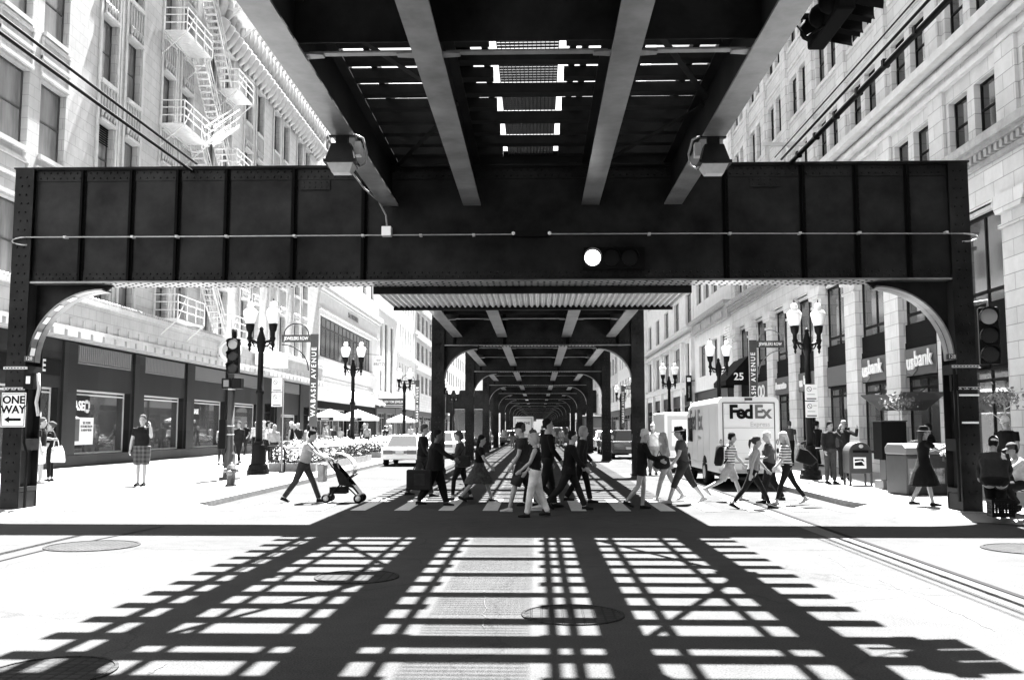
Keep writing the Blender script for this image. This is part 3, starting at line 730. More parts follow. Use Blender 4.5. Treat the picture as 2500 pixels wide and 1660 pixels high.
for y0, y1 in ((77.8, 90.6), (91.6, 99.5)):
    aw = MB(); xa = XL + .02
    aw.add([(xa, y0, 5.3), (xa, y1, 5.3), (xa + 1.9, y1, 4.15), (xa + 1.9, y0, 4.15), (xa + 1.9, y0, 3.95), (xa + 1.9, y1, 3.95), (xa, y0, 5.26), (xa, y1, 5.26), (xa + 1.86, y1, 4.1), (xa + 1.86, y0, 4.1)],
           [(0, 1, 2, 3), (3, 2, 5, 4), (6, 9, 8, 7), (0, 3, 9, 6), (1, 7, 8, 2)])
    aw.build('awning', 'canvas', ta, world=True)
# ---- left, beyond: blocks with tall window strips and rows of windows
def block(name, side, y0, y1, h, label, wl_, m, winspec, glass='glass_up', X=None, ground=True, trims=()):
    """plain street block; winspec: list of (list of (ya,yb), list of (za,zb), mullion count, rails)"""
    X = X if X is not None else (XL if side < 0 else 11.5); sg = 1 if side < 0 else -1
    t = thing(name, (X, (y0 + y1) / 2, 0), label, 'building')
    op = [(a, b_, c_, d_) for cols, rows, mu, ra in winspec for a, b_ in cols for c_, d_ in rows]
    gr_ = [(y0 + 1, (y0 + y1) / 2 - .6, .5, 3.4), ((y0 + y1) / 2 + .6, y1 - 1, .5, 3.4)] if ground else []
    facade(t, X, sg, y0, y1, 4.2, h, op, m, .25)
    facade(t, X - sg * .15, sg, y0, y1, .1, 4.2, gr_, 'dkgrey' if ground else m, .25, name='shop_front')
    for cols, rows, mu, ra in winspec:
        for a, b_ in cols:
            for c_, d_ in rows:
                if in_view(X, (a + b_) / 2, (c_ + min(d_, 25)) / 2): window(t, X, sg, a, b_, c_, d_, .22, glass, 'wframe', ra, [k / (mu + 1) for k in range(1, mu + 1)], .08)
    for g_ in gr_: window(t, X - sg * .15, sg, *g_, .2, 'glass_shop', 'grey', (.8,), (.33, .66), .1, 'shop_window')
    for d, z0, z1 in trims: prt('cornice', 'stone_plain', t, lambda b: ybox(b, X, sg, .003, d, y0, y1, z0, z1))
    return t
block('strip_window_building', -1, 106.1, 120.0, 44, 'pale block with three tall narrow strips of windows beyond the awnings', 0, 'plaster',
      [([(107.2, 108.8), (110.3, 112.6), (114.6, 117.0)], [(5.9, 14.0), (17.5, 25)], 1, (.15, .3, .45, .6, .75, .9))], 'glass_dk', trims=((.25, 15.2, 15.6), (.15, 5.2, 5.5)))
block('office_block', -1, 120.4, 138.0, 48, 'pale office block with closely spaced slit windows in tiers', 0, 'plaster',
      [([(122 + 2.6 * k, 123.2 + 2.6 * k) for k in range(6)], [(z, z + 3.0) for z in (7.2, 12.3, 17.2, 22.2, 27)], 0, (.5,))], 'glass_dk', trims=((.3, 11.2, 11.6), (.3, 6.3, 6.6)))
block('corner_block', -1, 138.4, 162.0, 46, 'stone block with broad paired windows and moulded floor bands', 0, 'stone',
      [([(140 + 5.4 * k, 143.6 + 5.4 * k) for k in range(4)], [(z, z + 2.8) for z in (7, 11.8, 16.4, 21, 26)], 1, (.5,))], trims=((.4, 10.4, 10.9), (.4, 15.2, 15.6), (.3, 19.8, 20.2)))
block('far_stone_block', -1, 176, 205, 44, 'plain stone block far down the left side of the street', 0, 'stone',
      [([(178 + 4.5 * k, 180.4 + 4.5 * k) for k in range(6)], [(z, z + 2.6) for z in (6, 10.5, 15, 19.5, 24)], 0, (.5,))])
block('far_brick_block', -1, 205.4, 290, 50, 'brick block at the far end of the left side', 0, 'brick_pale',
      [([(208 + 5 * k, 210.6 + 5 * k) for k in range(12)], [(z, z + 2.6) for z in (6, 10.5, 15, 19.5, 24)], 0, (.5,))])

# ---- right: limestone block with giant pilasters over the bank front
XR = 11.5
tr = thing('limestone_building', (XR, 36, 0), 'limestone block on the right with shop-front pilasters, dentil cornice and bank signs', 'building')
bays = [18.5 + 4.0 * k for k in range(0, 10)]              # pilaster centres
flr = [(9.08, 10.62), (12.25, 14.0), (15.5, 17.35), (18.8, 20.6), (22.1, 23.9), (25.4, 27.2), (28.7, 30.5)]
ops = []
for i, (za, zb) in enumerate(flr):
    for p_ in bays[:-1]:
        for q in ((p_ + .7, p_ + 1.82), (p_ + 2.22, p_ + 3.34)):
            if in_view(XR, (q[0] + q[1]) / 2, (za + zb) / 2, .16): ops.append((q[0], q[1], za, zb))
Y0R, Y1R = 10, 55.4
facade(tr, XR, -1, Y0R, Y1R, 7.32, 42, ops, 'stone', .22)
facade(tr, XR + .1, -1, Y0R, Y1R, .1, 7.32, [(p_ + .62, p_ + 3.38, .75, 7.2) for p_ in bays], 'stone', .16, name='ground_wall')
for o in ops: window(tr, XR, -1, *o, .2, 'glass_dk', 'black', (.52,), (), .05)
for p_ in bays:
    a, b_ = p_ + .62, p_ + 3.38
    X2 = XR + .1
    window(tr, X2, -1, a, b_, 4.28, 7.2, .14, 'glass_up', 'black', (.3,), (.5,), .1, 'upper_shop_window')
    window(tr, X2, -1, a, b_, .75, 3.2, .14, 'glass_shop' if p_ < 36 else 'glass_dk', 'black', (.86,), (.5,), .09, 'shop_window')
    prt('fascia_panel', 'blackm', tr, lambda b: ybox(b, X2, -1, -.12, -.02, a, b_, 3.2, 4.28))
    prt('valance', 'blackm', tr, lambda b: ybox(b, X2, -1, -.105, -.04, a + .02, b_ - .02, 4.29, 4.85))
    def pil(b):
        ybox(b, XR, -1, -.099, .06, p_ - .6, p_ + .6, .1, 6.85); ybox(b, XR, -1, -.098, .13, p_ - .7, p_ + .7, .1, .72)
        b.prism([(XR - .12, 6.85), (XR - .3, 7.12), (XR - .3, 7.31), (XR + .44, 7.31), (XR + .44, 6.85)] if False else [(p_ - .6, 6.851), (p_ - .78, 7.1), (p_ - .78, 7.315), (p_ + .78, 7.315), (p_ + .78, 7.1), (p_ + .6, 6.851)], 'x', XR - .2, XR + .09)
        ybox(b, XR, -1, .061, .12, p_ - .66, p_ + .66, 6.5, 6.6)
    prt('pilaster', 'stone', tr, pil)
def corn(b):
    ybox(b, XR, -1, .003, .42, Y0R, Y1R, 8.72, 8.95); ybox(b, XR, -1, .003, .3, Y0R, Y1R, 8.62, 8.72); ybox(b, XR, -1, .003, .12, Y0R, Y1R, 8.3, 8.42)
    y = Y0R + .1
    while y < Y1R - .2: ybox(b, XR, -1, .004, .24, y, y + .14, 8.43, 8.615); y += .27
prt('dentil_cornice', 'stone_grey', tr, corn)
prt('cornice', 'stone_plain', tr, lambda b: [ybox(b, XR, -1, .003, d, Y0R, Y1R, z0, z1) for d, z0, z1 in ((.14, 11.05, 11.2), (.2, 11.45, 11.62), (.34, 11.9, 12.15))])
def spand(b):
    for i, (za, zb) in enumerate(flr[1:]):
        nz = flr[i + 2][0] if i + 2 < len(flr) else za + 3.3
        for p_ in bays[:-1]:
            ybox(b, XR, -1, .003, .07, p_ + .62, p_ + 3.42, nz - .16, nz - .01)
            ybox(b, XR, -1, .003, .06, p_ + .6, p_ + 3.44, zb + .45, zb + .57)
    for p_ in bays:
        ybox(b, XR, -1, .002, .13, p_ - .42, p_ + .42, 12.16, 41.5)
prt('spandrel', 'stone', tr, spand)
for p_ in bays: prt('pier_band', 'stone', tr, lambda b: ybox(b, XR, -1, .002, .1, p_ - .48, p_ + .48, 8.96, 11.04))
# bank signs and the small panels beside them
def banksign(y0, y1, z0, z1, txt, size):
    b = MB(); ybox(b, XR + .1, -1, -.018, .1, y0, y1, z0, z1); o = b.build('sign', 'sign_grey', tr, world=True)
    yc, zc = (y0 + y1) / 2, (z0 + z1) / 2
    if txt == 'bank':
        text('lettering', 'us', size * 1.05, 'white', o, (.1 - .16, yc + .62 - 36, zc - .02), (90, 0, -90), .02, .02)
        text('lettering', 'bank', size * 1.08, 'white', o, (.1 - .16, yc - .32 - 36, zc + .05), (90, 0, -90), .02, .012)
        s = MB(); yy = yc + .62
        s.prism([(yy - .34, zc - .17), (yy + .34, zc - .17), (yy + .34, zc - .28), (yy, zc - .42), (yy - .34, zc - .28)], 'x', XR - .025, XR - .002); s.build('shield', 'grey_shield', o, world=True)
    elif txt: text('lettering', txt, size, 'white', o, (.1 - .16, yc - 36, zc), (90, 0, -90), .02, .006)
    return o
banksign(27.3, 29.6, 3.22, 4.05, 'bank', .62); banksign(31.3, 33.6, 3.22, 4.05, 'bank', .62)
banksign(35.2, 37.6, 3.25, 4.0, None, .5)
banksign(39.3, 41.7, 3.2, 4.0, 'bank', .5); banksign(43.3, 45.8, 3.2, 4.0, 'Amaretto', .5); banksign(47.2, 49.6, 2.9, 4.0, 'OO', .9)
# door canopy: dark triangular awning with the house number
aw = thing('entrance_awning', (XR, 53.2, 4.2), 'dark pointed awning with white house number 25 over a doorway', 'awning')
b = MB(); b.add([(0, -1.8, 1.35), (0, 1.8, 1.35), (-1.25, 1.8, 0), (-1.25, -1.8, 0), (-1.25, 1.8, -.25), (-1.25, -1.8, -.25), (0, -1.8, -.25), (0, 1.8, -.25)], [(0, 1, 2, 3), (3, 2, 4, 5), (0, 3, 5, 6), (1, 7, 4, 2)])
b.build('cover', 'blackm', aw)
text('lettering', '25', .56, 'white', aw, (-.55, -1.815, .2), (90, 0, 0), .01, .01)
# bank door canopy: two dark wings
aw = thing('wing_canopy', (XR - .7, 28.4, 2.42), 'dark gull-wing canopy under the bank signs', 'canopy'); aw.scale = (.75, .72, .7)
b = MB(); b.add([(.9, 2.2, .32), (-.8, 2.2, .3), (-.9, .9, -.02), (.9, .9, -.05), (.9, -.3, -.4), (-.9, -.3, -.4), (.9, -1.6, .0), (-.8, -1.6, .02), (.9, -2.6, .25), (-.8, -2.6, .25)],
                [(0, 1, 2, 3), (3, 2, 5, 4), (4, 5, 7, 6), (6, 7, 9, 8)])
o = b.build('wing', 'dkgrey', aw); sm_ = o.modifiers.new('thick', 'SOLIDIFY'); sm_.thickness = .05
b = MB(); b.bar((-.6, -.3, -.4), (.9, -.3, .5), .05, .05); b.build('stay', 'dkgrey', aw)

# ---- right, second block: plain wall with dark sculpted band
t2 = block('plain_block', 1, 55.6, 68.9, 40, 'plain grey block with a heavy dark sculpted band beyond the limestone building', 0, 'plaster',
      [([(57.2, 59.2), (60.2, 62), (64.6, 67)], [(5.2, 7.4)], 1, (.75,)), ([(57 + 2.9 * k, 59 + 2.9 * k) for k in range(4)], [(z, z + 2.6) for z in (10.4, 14.2, 18, 22)], 1, (.5,))], 'glass_up')
prt('sculpted_band', 'stone_grey', t2, lambda b: [ybox(b, XR, -1, .003, .25, 55.65, 68.5, 8.2, 9.0), ybox(b, XR, -1, .003, .5, 55.65, 68.7, 9.0, 9.25)] + [ybox(b, XR, -1, .251, .32, 57 + 3.8 * k, 59.6 + 3.8 * k, 8.35, 8.85) for k in range(3)])
prt('vent', 'white', t2, lambda b: [ybox(b, XR, -1, .0, .06, y, y + .6, 6.9 + k * .16, 6.98 + k * .16) for k in range(6) for y in (56.1, 57.0)])
t3 = block('bay_building', 1, 69.1, 101.8, 38, 'white building with pairs of plain dark windows over tall shop bays, rounded corner', 0, 'plaster',
      [([(70.1 + 6.15 * k, 72.8 + 6.15 * k) for k in range(5)], [(z, z + 2.45) for z in (9.45, 13.6, 17.8, 22)], 0, (.5,)), ([(69.7 + 6.2 * k, 73.2 + 6.2 * k) for k in range(5)], [(5.3, 8.15)], 1, (.7,))], 'glass_up')
prt('cornice', 'stone_plain', t3, lambda b: [ybox(b, XR, -1, .003, .3, 69.15, 101.7, 8.3, 8.6), ybox(b, XR, -1, .003, .5, 69.15, 101.7, 8.95, 9.2), ybox(b, XR, -1, .003, .3, 69.15, 101.7, 4.7, 5.1)])
prt('pilaster', 'plaster', t3, lambda b: [ybox(b, XR, -1, .002, .22, y, y + .8, .1, 8.29) for y in (69.2, 73.9, 80.1, 86.3, 92.4, 98.6)])
prt('corner_bay', 'plaster', t3, lambda b: b.lathe([(2.0, 5.2), (2.2, 5.3), (2.2, 8.3), (2.5, 8.6), (2.5, 9.2), (2.0, 9.4), (2.0, 22)], (XR + .5, 100.5, 0), 20, False))
block('far_right_block', 1, 104, 135, 44, 'pale block with regular windows farther down the right side', 0, 'plaster',
      [([(106 + 4 * k, 108 + 4 * k) for k in range(7)], [(z, z + 2.5) for z in (5.5, 9.6, 13.7, 17.8, 22)], 0, (.5,))])
block('far_right_tower', 1, 135.5, 162, 52, 'stone block with broad windows far down the right side', 0, 'stone',
      [([(137 + 5 * k, 140 + 5 * k) for k in range(5)], [(z, z + 2.5) for z in (5.5, 9.6, 13.7, 17.8, 22)], 1, (.5,))])
block('end_right_block', 1, 176, 290, 50, 'brick block at the far end of the right side', 0, 'brick_pale',
      [([(179 + 6 * k, 182 + 6 * k) for k in range(17)], [(z, z + 2.5) for z in (5.5, 9.6, 13.7, 17.8, 22)], 1, (.5,))])
# behind the viewer across the side street: only their light matters, kept plain but whole
block('north_left_block', -1, -90, 1, 40, 'stone block across the side street behind the viewer on the left', 0, 'stone',
      [([(-88 + 5 * k, -85 + 5 * k) for k in range(17)], [(z, z + 2.6) for z in (6.7, 11.5, 16.1, 20.7, 25.4)], 0, (.5,))], X=XL + 6)
block('north_right_block', 1, -90, 1, 40, 'stone block across the side street behind the viewer on the right', 0, 'stone',
      [([(-88 + 5 * k, -85 + 5 * k) for k in range(17)], [(z, z + 2.6) for z in (6.7, 11.5, 16.1, 20.7, 25.4)], 0, (.5,))])
# station house across the tracks at the far end
es = thing('overpass', (0, 187, 0), 'dark elevated crossing closing the far end of the street', 'overpass')
b = MB(); b.box(-18, 11.4, -3, 3, 4.6, 9); b.build('deck', 'steel', es)
for x in (-17, -9, 9): b = MB(); b.box(x - .3, x + .3, -2.5, 2.5, 0, 4.6); b.build('pier', 'steel', es)
ea = thing('end_building', (0, 330, 0), 'pale high building across the far end of the street', 'building')
b = MB(); b.box(-60, 60, 0, 20, 0, 45); b.build('wall', 'plaster', ea)
b = MB()
for i in range(24):
    for j in range(9): b.box(-58 + i * 5, -55.5 + i * 5, -.05, .3, 4 + j * 4.6, 6.6 + j * 4.6)
b.build('window', 'glass_up', ea)
# ------------------------------------------------------------------ fittings on the nearest girder
def pipe(name, m, parent, pts, r, n=6): b = MB(); b.tube(pts, r, n); return b.build(name, m, parent)
t = thing('conduit', (0, 17.42, 5.21), 'pale conduit running along the whole face of the nearest girder with hooked ends', 'conduit')
o = MB(); o.tube([(-9.75, -.05, .03), (-7, -.05, .025), (-3, -.05, .03), (0, -.05, .035), (3, -.05, .03), (7.9, -.05, .0)], .012, 6)
for sg, x in ((-1, -9.75), (1, 7.9)):
    P = [(x + sg * (.28 * math.sin(a)), -.05 + .02 * a, (.03 if sg < 0 else 0) - .07 + .07 * math.cos(a)) for a in [math.pi * k / 8 for k in range(9)]]
    o.tube(P, .015, 6)
o.build('tube', 'conduit', t)
for x in (-9.0, -7.7, -6.85, -5.9, -4.6, -3.3, -2.2, -1.2, 2.1, 3.6, 4.9, 6.0, 7.6):
    b = MB(); b.box(x - .025, x + .025, -.068, .06, .01, .05); b.build('clip', 'ltgrey', t)
t = thing('junction_box', (-2.84, 17.42, 5.22), 'small white junction box where a cable drops onto the girder conduit', 'junction box')
b = MB(); b.box(-.09, .09, -.12, .04, 0, .18); b.build('box', 'white', t, bevel=.01)
pipe('cable', 'conduit', t, [(0, -.03, .18), (-.02, -.04, .4), (-.12, -.3, .62), (-.22, -1.2, .62), (-.24, -4.0, .62)], .017)
t = thing('tube_lamp', (-.11, 17.42, 5.2), 'short dark tube lamp fixed to the middle of the girder', 'lamp')
b = MB(); b.box(-.36, .36, -.1, .06, 0, .1); b.build('housing', 'black', t)
for x in (-.34, .34): b = MB(); b.ball((x, -.11, .05), .035); b.build('socket', 'white', t)
t = thing('traffic_signal', (1.38, 17.4, 4.78), 'horizontal traffic signal bolted flat on the girder, its left lamp lit', 'traffic signal', 'traffic signals')
b = MB(); b.box(-.52, .62, -.08, .1, -.2, .2); b.build('housing', 'blackm', t)
for i, x in enumerate((-.35, 0, .34)):
    b = MB(); b.tube([(x, -.081, 0), (x, -.1, 0)], .15, 20, smooth=False); b.build('lens', 'lens_on' if i == 0 else 'lens_off', t)
    b = MB(); P = []; F = []
    for j in range(13):
        a = math.pi * j / 12; P += [(x + .165 * math.cos(a), -.08, .165 * math.sin(a)), (x + .165 * math.cos(a), -.25, .165 * math.sin(a))]
        if j: F.append((2 * j - 2, 2 * j - 1, 2 * j + 1, 2 * j))
    b.add(P, F); b.build('visor', 'blackm', t)

M['lens_pale'] = mat('pale_lens', .3, .3)
def signal_head(t, zc, n_on, w=.34, rot=None):
    """vertical three-lens head facing -Y, centred at local z zc"""
    b = MB(); b.box(-w / 2, w / 2, 0, .22, zc - .53, zc + .53); b.build('housing', 'black', t, bevel=.03)
    for i in range(3):
        z = zc + .35 - .35 * i
        b = MB(); b.tube([(0, -.004, z), (0, -.03, z)], .145, 20, smooth=False); b.build('lens', 'lens_pale' if i == n_on else 'lens_off', t)
        b = MB(); P = []; F = []
        for j in range(17):
            a = -.5 + (math.pi + 1) * j / 16; d = .24 if 3 < j < 13 else .1
            P += [(.165 * math.cos(a), 0, z + .165 * math.sin(a)), (.165 * math.cos(a), -d, z + .165 * math.sin(a))]
            if j: F.append((2 * j - 2, 2 * j - 1, 2 * j + 1, 2 * j))
        b.add(P, F); o = b.build('visor', 'black', t); s_ = o.modifiers.new('t', 'SOLIDIFY'); s_.thickness = .008
t = thing('traffic_signal', (8.33, 17.45, 3.32), 'tall traffic signal hung on the right column, top lamp lit and shaded by its visor', 'traffic signal', 'traffic signals', rz=R(-18))
signal_head(t, 0, 0)
pipe('arm', 'ltgrey', t, [(-.25, .1, .62), (0, .1, .66), (0, .1, .52)], .03); pipe('arm', 'black', t, [(-.2, .1, -.6), (0, .1, -.6), (0, .1, -.5)], .03)
t = thing('traffic_signal', (3.17, 9.9, 5.92), 'black signal head slung sideways under the outer stringer at the top of the picture', 'traffic signal', 'traffic signals'); t.scale = (.88, .88, .88)
b = MB(); b.box(-.1, .12, -.62, .62, -.02, .36)
for y in (-.4, 0, .4): b.ball((-.1, y, .17), .15, .17, .15)
b.build('housing', 'blackm', t, bevel=.03)
for y in (-.4, 0, .4):
    b = MB(); P = []; F = []
    for j in range(15):
        a = -.6 + (math.pi + 1.2) * j / 14
        P += [(.12, y + .17 * math.cos(a), .17 + .17 * math.sin(a)), (.46, y + .17 * math.cos(a), .10 + .17 * math.sin(a))]
        if j: F.append((2 * j - 2, 2 * j - 1, 2 * j + 1, 2 * j))
    b.add(P, F); o = b.build('visor', 'black', t); s_ = o.modifiers.new('t', 'SOLIDIFY'); s_.thickness = .01
    b = MB(); b.tube([(.121, y, .17), (.14, y, .17)], .15, 16, smooth=False); b.build('lens', 'lens_off', t)
b = MB(); b.bar((-.1, .3, .3), (-.45, .3, .3), .06, .06); b.tube([(-.5, -.1, .1), (-.3, -.05, -.12), (-.1, -.1, .0)], .02); b.build('bracket', 'black', t)

# floodlights under the outer stringers
def flood(x, y, z, sg, label):
    t = thing('floodlight', (x, y, z), label, 'floodlight', 'floodlights under the railway'); t.scale = (.85, .85, .9)
    b = MB(); b.add([(-.24, -.2, .02), (.24, -.2, .02), (.24, .2, .02), (-.24, .2, .02), (-.16, -.12, .3), (.16, -.12, .3), (.16, .12, .3), (-.16, .12, .3)], [(0, 3, 2, 1), (4, 5, 6, 7), (0, 1, 5, 4), (1, 2, 6, 5), (2, 3, 7, 6), (3, 0, 4, 7)])
    b.box(-.27, .27, -.23, .23, -.03, .018); b.build('housing', 'steel', t)
    b = MB(); b.add([(-.22, -.18, -.031), (.22, -.18, -.031), (.22, .18, -.031), (-.22, .18, -.031), (-.15, -.1, -.17), (.15, -.1, -.17), (.15, .1, -.17), (-.15, .1, -.17)], [(0, 3, 2, 1), (4, 5, 6, 7), (0, 1, 5, 4), (1, 2, 6, 5), (2, 3, 7, 6), (3, 0, 4, 7)])
    b.build('refractor', 'galv', t)
    b = MB(); b.box(-.1, .1, -.06, .06, .3, .44); b.box(-.22, .22, -.05, .05, .43, .45); b.build('bracket', 'steel', t)
    c = sg
    pipe('cable', 'conduit', t, [(c * .22, .0, .46), (c * .34, .05, .42), (c * .4, .1, .2), (c * .38, .1, .02), (c * .28, .05, -.06), (c * .22, .0, .0)], .02)
    b = MB(); b.box(c * .22 - .05, c * .22 + .05, .2, .38, .2, .42); b.build('box', 'ltgrey', t)
flood(-2.80, 13.1, 5.40, 1, 'boxy floodlight hung under the left outer stringer, its cable looped beside it')
flood(2.54, 13.3, 5.40, -1, 'boxy floodlight hung under the right outer stringer, its cable looped beside it')

# overhead cables
def cable(pts, r, label, m='black', clamps=0):
    t = thing('overhead_cable', pts[0], label, 'cable', 'cables strung along the railway')
    P = [tuple(p[i] - pts[0][i] for i in range(3)) for p in pts]
    pipe('wire', m, t, P, r)
    for k in range(clamps):
        f = (k + .5) / clamps; p = [P[-1][i] * f for i in range(3)]
        b = MB(); b.box(p[0] - .05, p[0] + .05, p[1] - .04, p[1] + .04, p[2] - .06, p[2] + .05); b.build('clamp', 'black', t)
def sag(x, z, y0, y1, s): return [(x, y0 + (y1 - y0) * k / 8, z - s * math.sin(math.pi * k / 8)) for k in range(9)]
cable(sag(-6.55, 6.68, 2.4, 17.5, .05), .022, 'upper of the two black cables crossing the terracotta facade')
cable(sag(-6.62, 6.53, 2.4, 17.5, .06), .026, 'lower of the two black cables crossing the terracotta facade')
cable(sag(-3.12, 6.25, 2.4, 17.4, .02), .03, 'black cable running tight along the left outer stringer', clamps=6)
cable(sag(4.5, 6.72, 2.4, 17.5, .03), .012, 'thin black wire crossing the limestone facade, uppermost of its group')
cable(sag(4.62, 6.68, 2.4, 17.5, .04), .022, 'single black cable crossing the limestone facade below the thin wire')
cable(sag(4.8, 6.62, 2.4, 17.5, .03), .045, 'thick clamped cable bundle crossing the limestone facade, lowest of its group', clamps=14)
# bracket frame of the cables on the girder top
t = thing('cable_bracket', (4.6, 17.6, 6.62), 'pale steel bracket holding the cables on top of the girder', 'cable bracket')
b = MB(); b.box(-.3, .5, -.04, .04, .35, .41); b.build('arm', 'ltgrey', t)
for x in (-.2, .1, .35): b = MB(); b.box(x - .02, x + .02, -.03, .03, 0, .35); b.build('post', 'ltgrey', t)

# ------------------------------------------------------------------ things strapped to the columns
def strap(x, z, w, label):
    t = thing('strap', (x, 17.69, z), label, 'steel strap', 'perforated straps round the columns')
    b = MB(); b.box(-w / 2, w / 2, -.262, -.25, -.025, .025); b.build('band', 'galv', t)
    b = MB(); n = int(w / .06)
    for i in range(n): b.box(-w / 2 + .03 + i * .06, -w / 2 + .055 + i * .06, -.266, -.2621, -.01, .01)
    b.build('hole', 'black', t)
strap(-9.86, 2.75, .46, 'upper perforated strap above the one-way sign'); strap(-9.86, 2.36, .46, 'lower perforated strap just above the one-way sign')
strap(7.86, 2.75, .5, 'upper pale strap round the right column'); strap(7.86, 2.35, .5, 'lower pale strap round the right column')
for z, w in ((2.22, .36), (1.72, .3)):
    t = thing('cable_tie', (7.88, 17.4, z), 'white band wrapped on the right column, %s of two' % ('upper' if z > 2 else 'lower'), 'band')
    b = MB(); b.box(-w / 2, w / 2, -.02, -.005, -.018, .018); b.build('band', 'white', t)
t = thing('traffic_sign', (-9.78, 17.3, 1.64), 'white one way sign with black arrow strapped to the left column', 'traffic sign')
b = MB(); b.box(-.23, .23, -.01, .0, 0, .64); b.build('plate', 'white', t, bevel=.004)
b = MB()
for x0, x1, z0, z1 in ((-.215, .215, .615, .625), (-.215, .215, .015, .025), (-.215, -.205, .025, .615), (.205, .215, .025, .615)): b.box(x0, x1, -.013, -.011, z0, z1)
b.build('border', 'black', t)
text('lettering', 'ONE', .2, 'black', t, (0, -.014, .5), bold=.006, extrude=.002); text('lettering', 'WAY', .2, 'black', t, (0, -.014, .32), bold=.006, extrude=.002)
b = MB(); b.add([(-.17, -.013, .14), (-.07, -.013, .2), (-.07, -.013, .165), (.15, -.013, .165), (.15, -.013, .115), (-.07, -.013, .115), (-.07, -.013, .08)], [(0, 1, 2, 3, 4, 5, 6)]); b.build('arrow', 'black', t)
for x, z in ((-9.56, 2.92), (7.58, 2.92)):
    t = thing('number_plate', (x, 17.36, z), 'small plate with the bent number on the %s column' % ('left' if x < 0 else 'right'), 'number plate')
    b = MB(); b.box(-.09, .09, -.02, .02, -.05, .05); b.build('plate', 'dkgrey', t); text('lettering', '128', .09, 'offwhite', t, (0, -.024, 0), extrude=.002)
# conduits and boxes up the inner side of the left column
t = thing('control_box', (-9.56, 17.45, 2.35), 'small dark control box with a white label on the left column', 'control box')
b = MB(); b.box(-.09, .09, -.1, .05, 0, .3); b.build('box', 'black', t); b = MB(); b.box(-.04, .04, -.106, -.101, .1, .24); b.build('notice', 'white', t)
pipe('pipe', 'black', t, [(-.05, -.05, 0), (-.05, -.05, -1.0), (.0, -.02, -1.2), (.0, -.02, -2.2)], .03); pipe('pipe', 'ltgrey', t, [(.13, 0, .3), (.16, 0, 0), (.12, 0, -.25), (.16, .02, -.5)], .035)
t = thing('control_box', (7.6, 17.45, 2.2), 'small black control box with a pipe on the right column', 'control box')
b = MB(); b.box(-.02, .1, -.05, .05, .1, .4); b.build('box', 'black', t)
pipe('pipe', 'black', t, [(.02, -.08, .5), (.02, -.08, -1.9)], .03)
t = thing('pale_mark', (-9.3, 17.56, 3.0), 'white plates for bright gaps up the curved brace of the left column', 'sticker strip')  # white plates stand in for bright sky gaps along the brace
for i, a in enumerate((8, 22, 36, 50, 63)):
    b = MB(); A = R(180 - a); r = 1.35; cx, cz = -8.32 + 9.3, 4.4 - .16 - 1.36 - 3.0
    x, z = cx + r * math.cos(A), cz + r * math.sin(A); tx, tz = -math.sin(A) * .075, math.cos(A) * .075
    nx, nz = -math.cos(A) * .012, -math.sin(A) * .012
    b.add([(x - tx + nx, -.02, z - tz + nz), (x + tx + nx, -.02, z + tz + nz), (x + tx + nx, .14, z + tz + nz), (x - tx + nx, .14, z - tz + nz)], [(0, 1, 2, 3)]); b.build('label', 'white', t)

# ------------------------------------------------------------------ street lamps
def make_lamp(label, loc):
    t = thing('street_lamp', loc, label, 'street lamp', 'twin-globe street lamps')
    b = MB(); b.lathe([(.36, 0), (.36, .14), (.33, .16), (.31, .3), (.24, .34), (.22, .8), (.2, .95), (.15, 1.02), (.16, 1.08)], n=16, smooth=False); b.build('base', 'black', t)
    b = MB(); b.lathe([(.115, 1.08), (.105, 2.6), (.14, 2.64), (.14, 2.72), (.1, 2.76), (.085, 4.0), (.12, 4.05), (.14, 4.25), (.14, 4.45), (.09, 4.6), (.06, 4.72), (.075, 4.78), (.015, 4.88)], n=14); b.build('pole', 'black', t)
    for sg in (-1, 1):
        x = .385 * sg
        b = MB(); b.tube([(.08 * sg, 0, 4.3), (.2 * sg, 0, 4.36), (x, 0, 4.42)], [.06, .05, .06], 8); b.tube([(.1 * sg, 0, 4.2), (.22 * sg, 0, 4.2), (.3 * sg, 0, 4.34)], .025, 6); b.build('arm', 'black', t)
        b = MB(); b.lathe([(.01, 4.03), (.045, 4.1), (.03, 4.16), (.075, 4.25), (.05, 4.33), (.075, 4.4), (.1, 4.46), (.07, 4.52), (.07, 4.66), (.12, 4.74), (.14, 4.86), (.15, 4.94)], (x, 0, 0), 12); b.build('cup', 'black', t)
        b = MB(); b.lathe([(.13, 4.942), (.19, 5.08), (.235, 5.28), (.235, 5.36), (.16, 5.44), (.1, 5.47), (.1, 5.53), (.12, 5.56), (.09, 5.64), (.04, 5.69)], (x, 0, 0), 18); b.build('globe', 'globe', t)
        b = MB(); b.lathe([(.03, 5.69), (.015, 5.74), (.02, 5.77), (.004, 5.82)], (x, 0, 0), 8); b.build('finial', 'black', t)
    return t
LP = make_lamp('largest twin-globe lamp on the left, black pole between the signal post and the parking sign', (-9.16, 30.75, .12))
def lamp(loc, label, s=1.0): o = copy_thing(LP, loc, label); o.scale = (s, s, s); return o
lamp((-9.0, 45.5, .12), 'second twin-globe lamp on the left, standing by the flower beds')
lamp((-9.4, 66, .12), 'third twin-globe lamp on the left, before the jewellers banner')
lamp((-8.6, 96, .12), 'small twin-globe lamp on the left seen between the roadway columns')
lamp((-8.4, 81, .12), 'fourth twin-globe lamp on the left, half behind a roadway column')
lamp((8.06, 28.2, .12), 'largest twin-globe lamp on the right, carrying two white parking signs', .92)
lamp((8.1, 42.2, .12), 'second twin-globe lamp on the right, rising behind the delivery truck', .95)
lamp((8.15, 58.5, .12), 'third twin-globe lamp on the right, before the white bay building', .97)
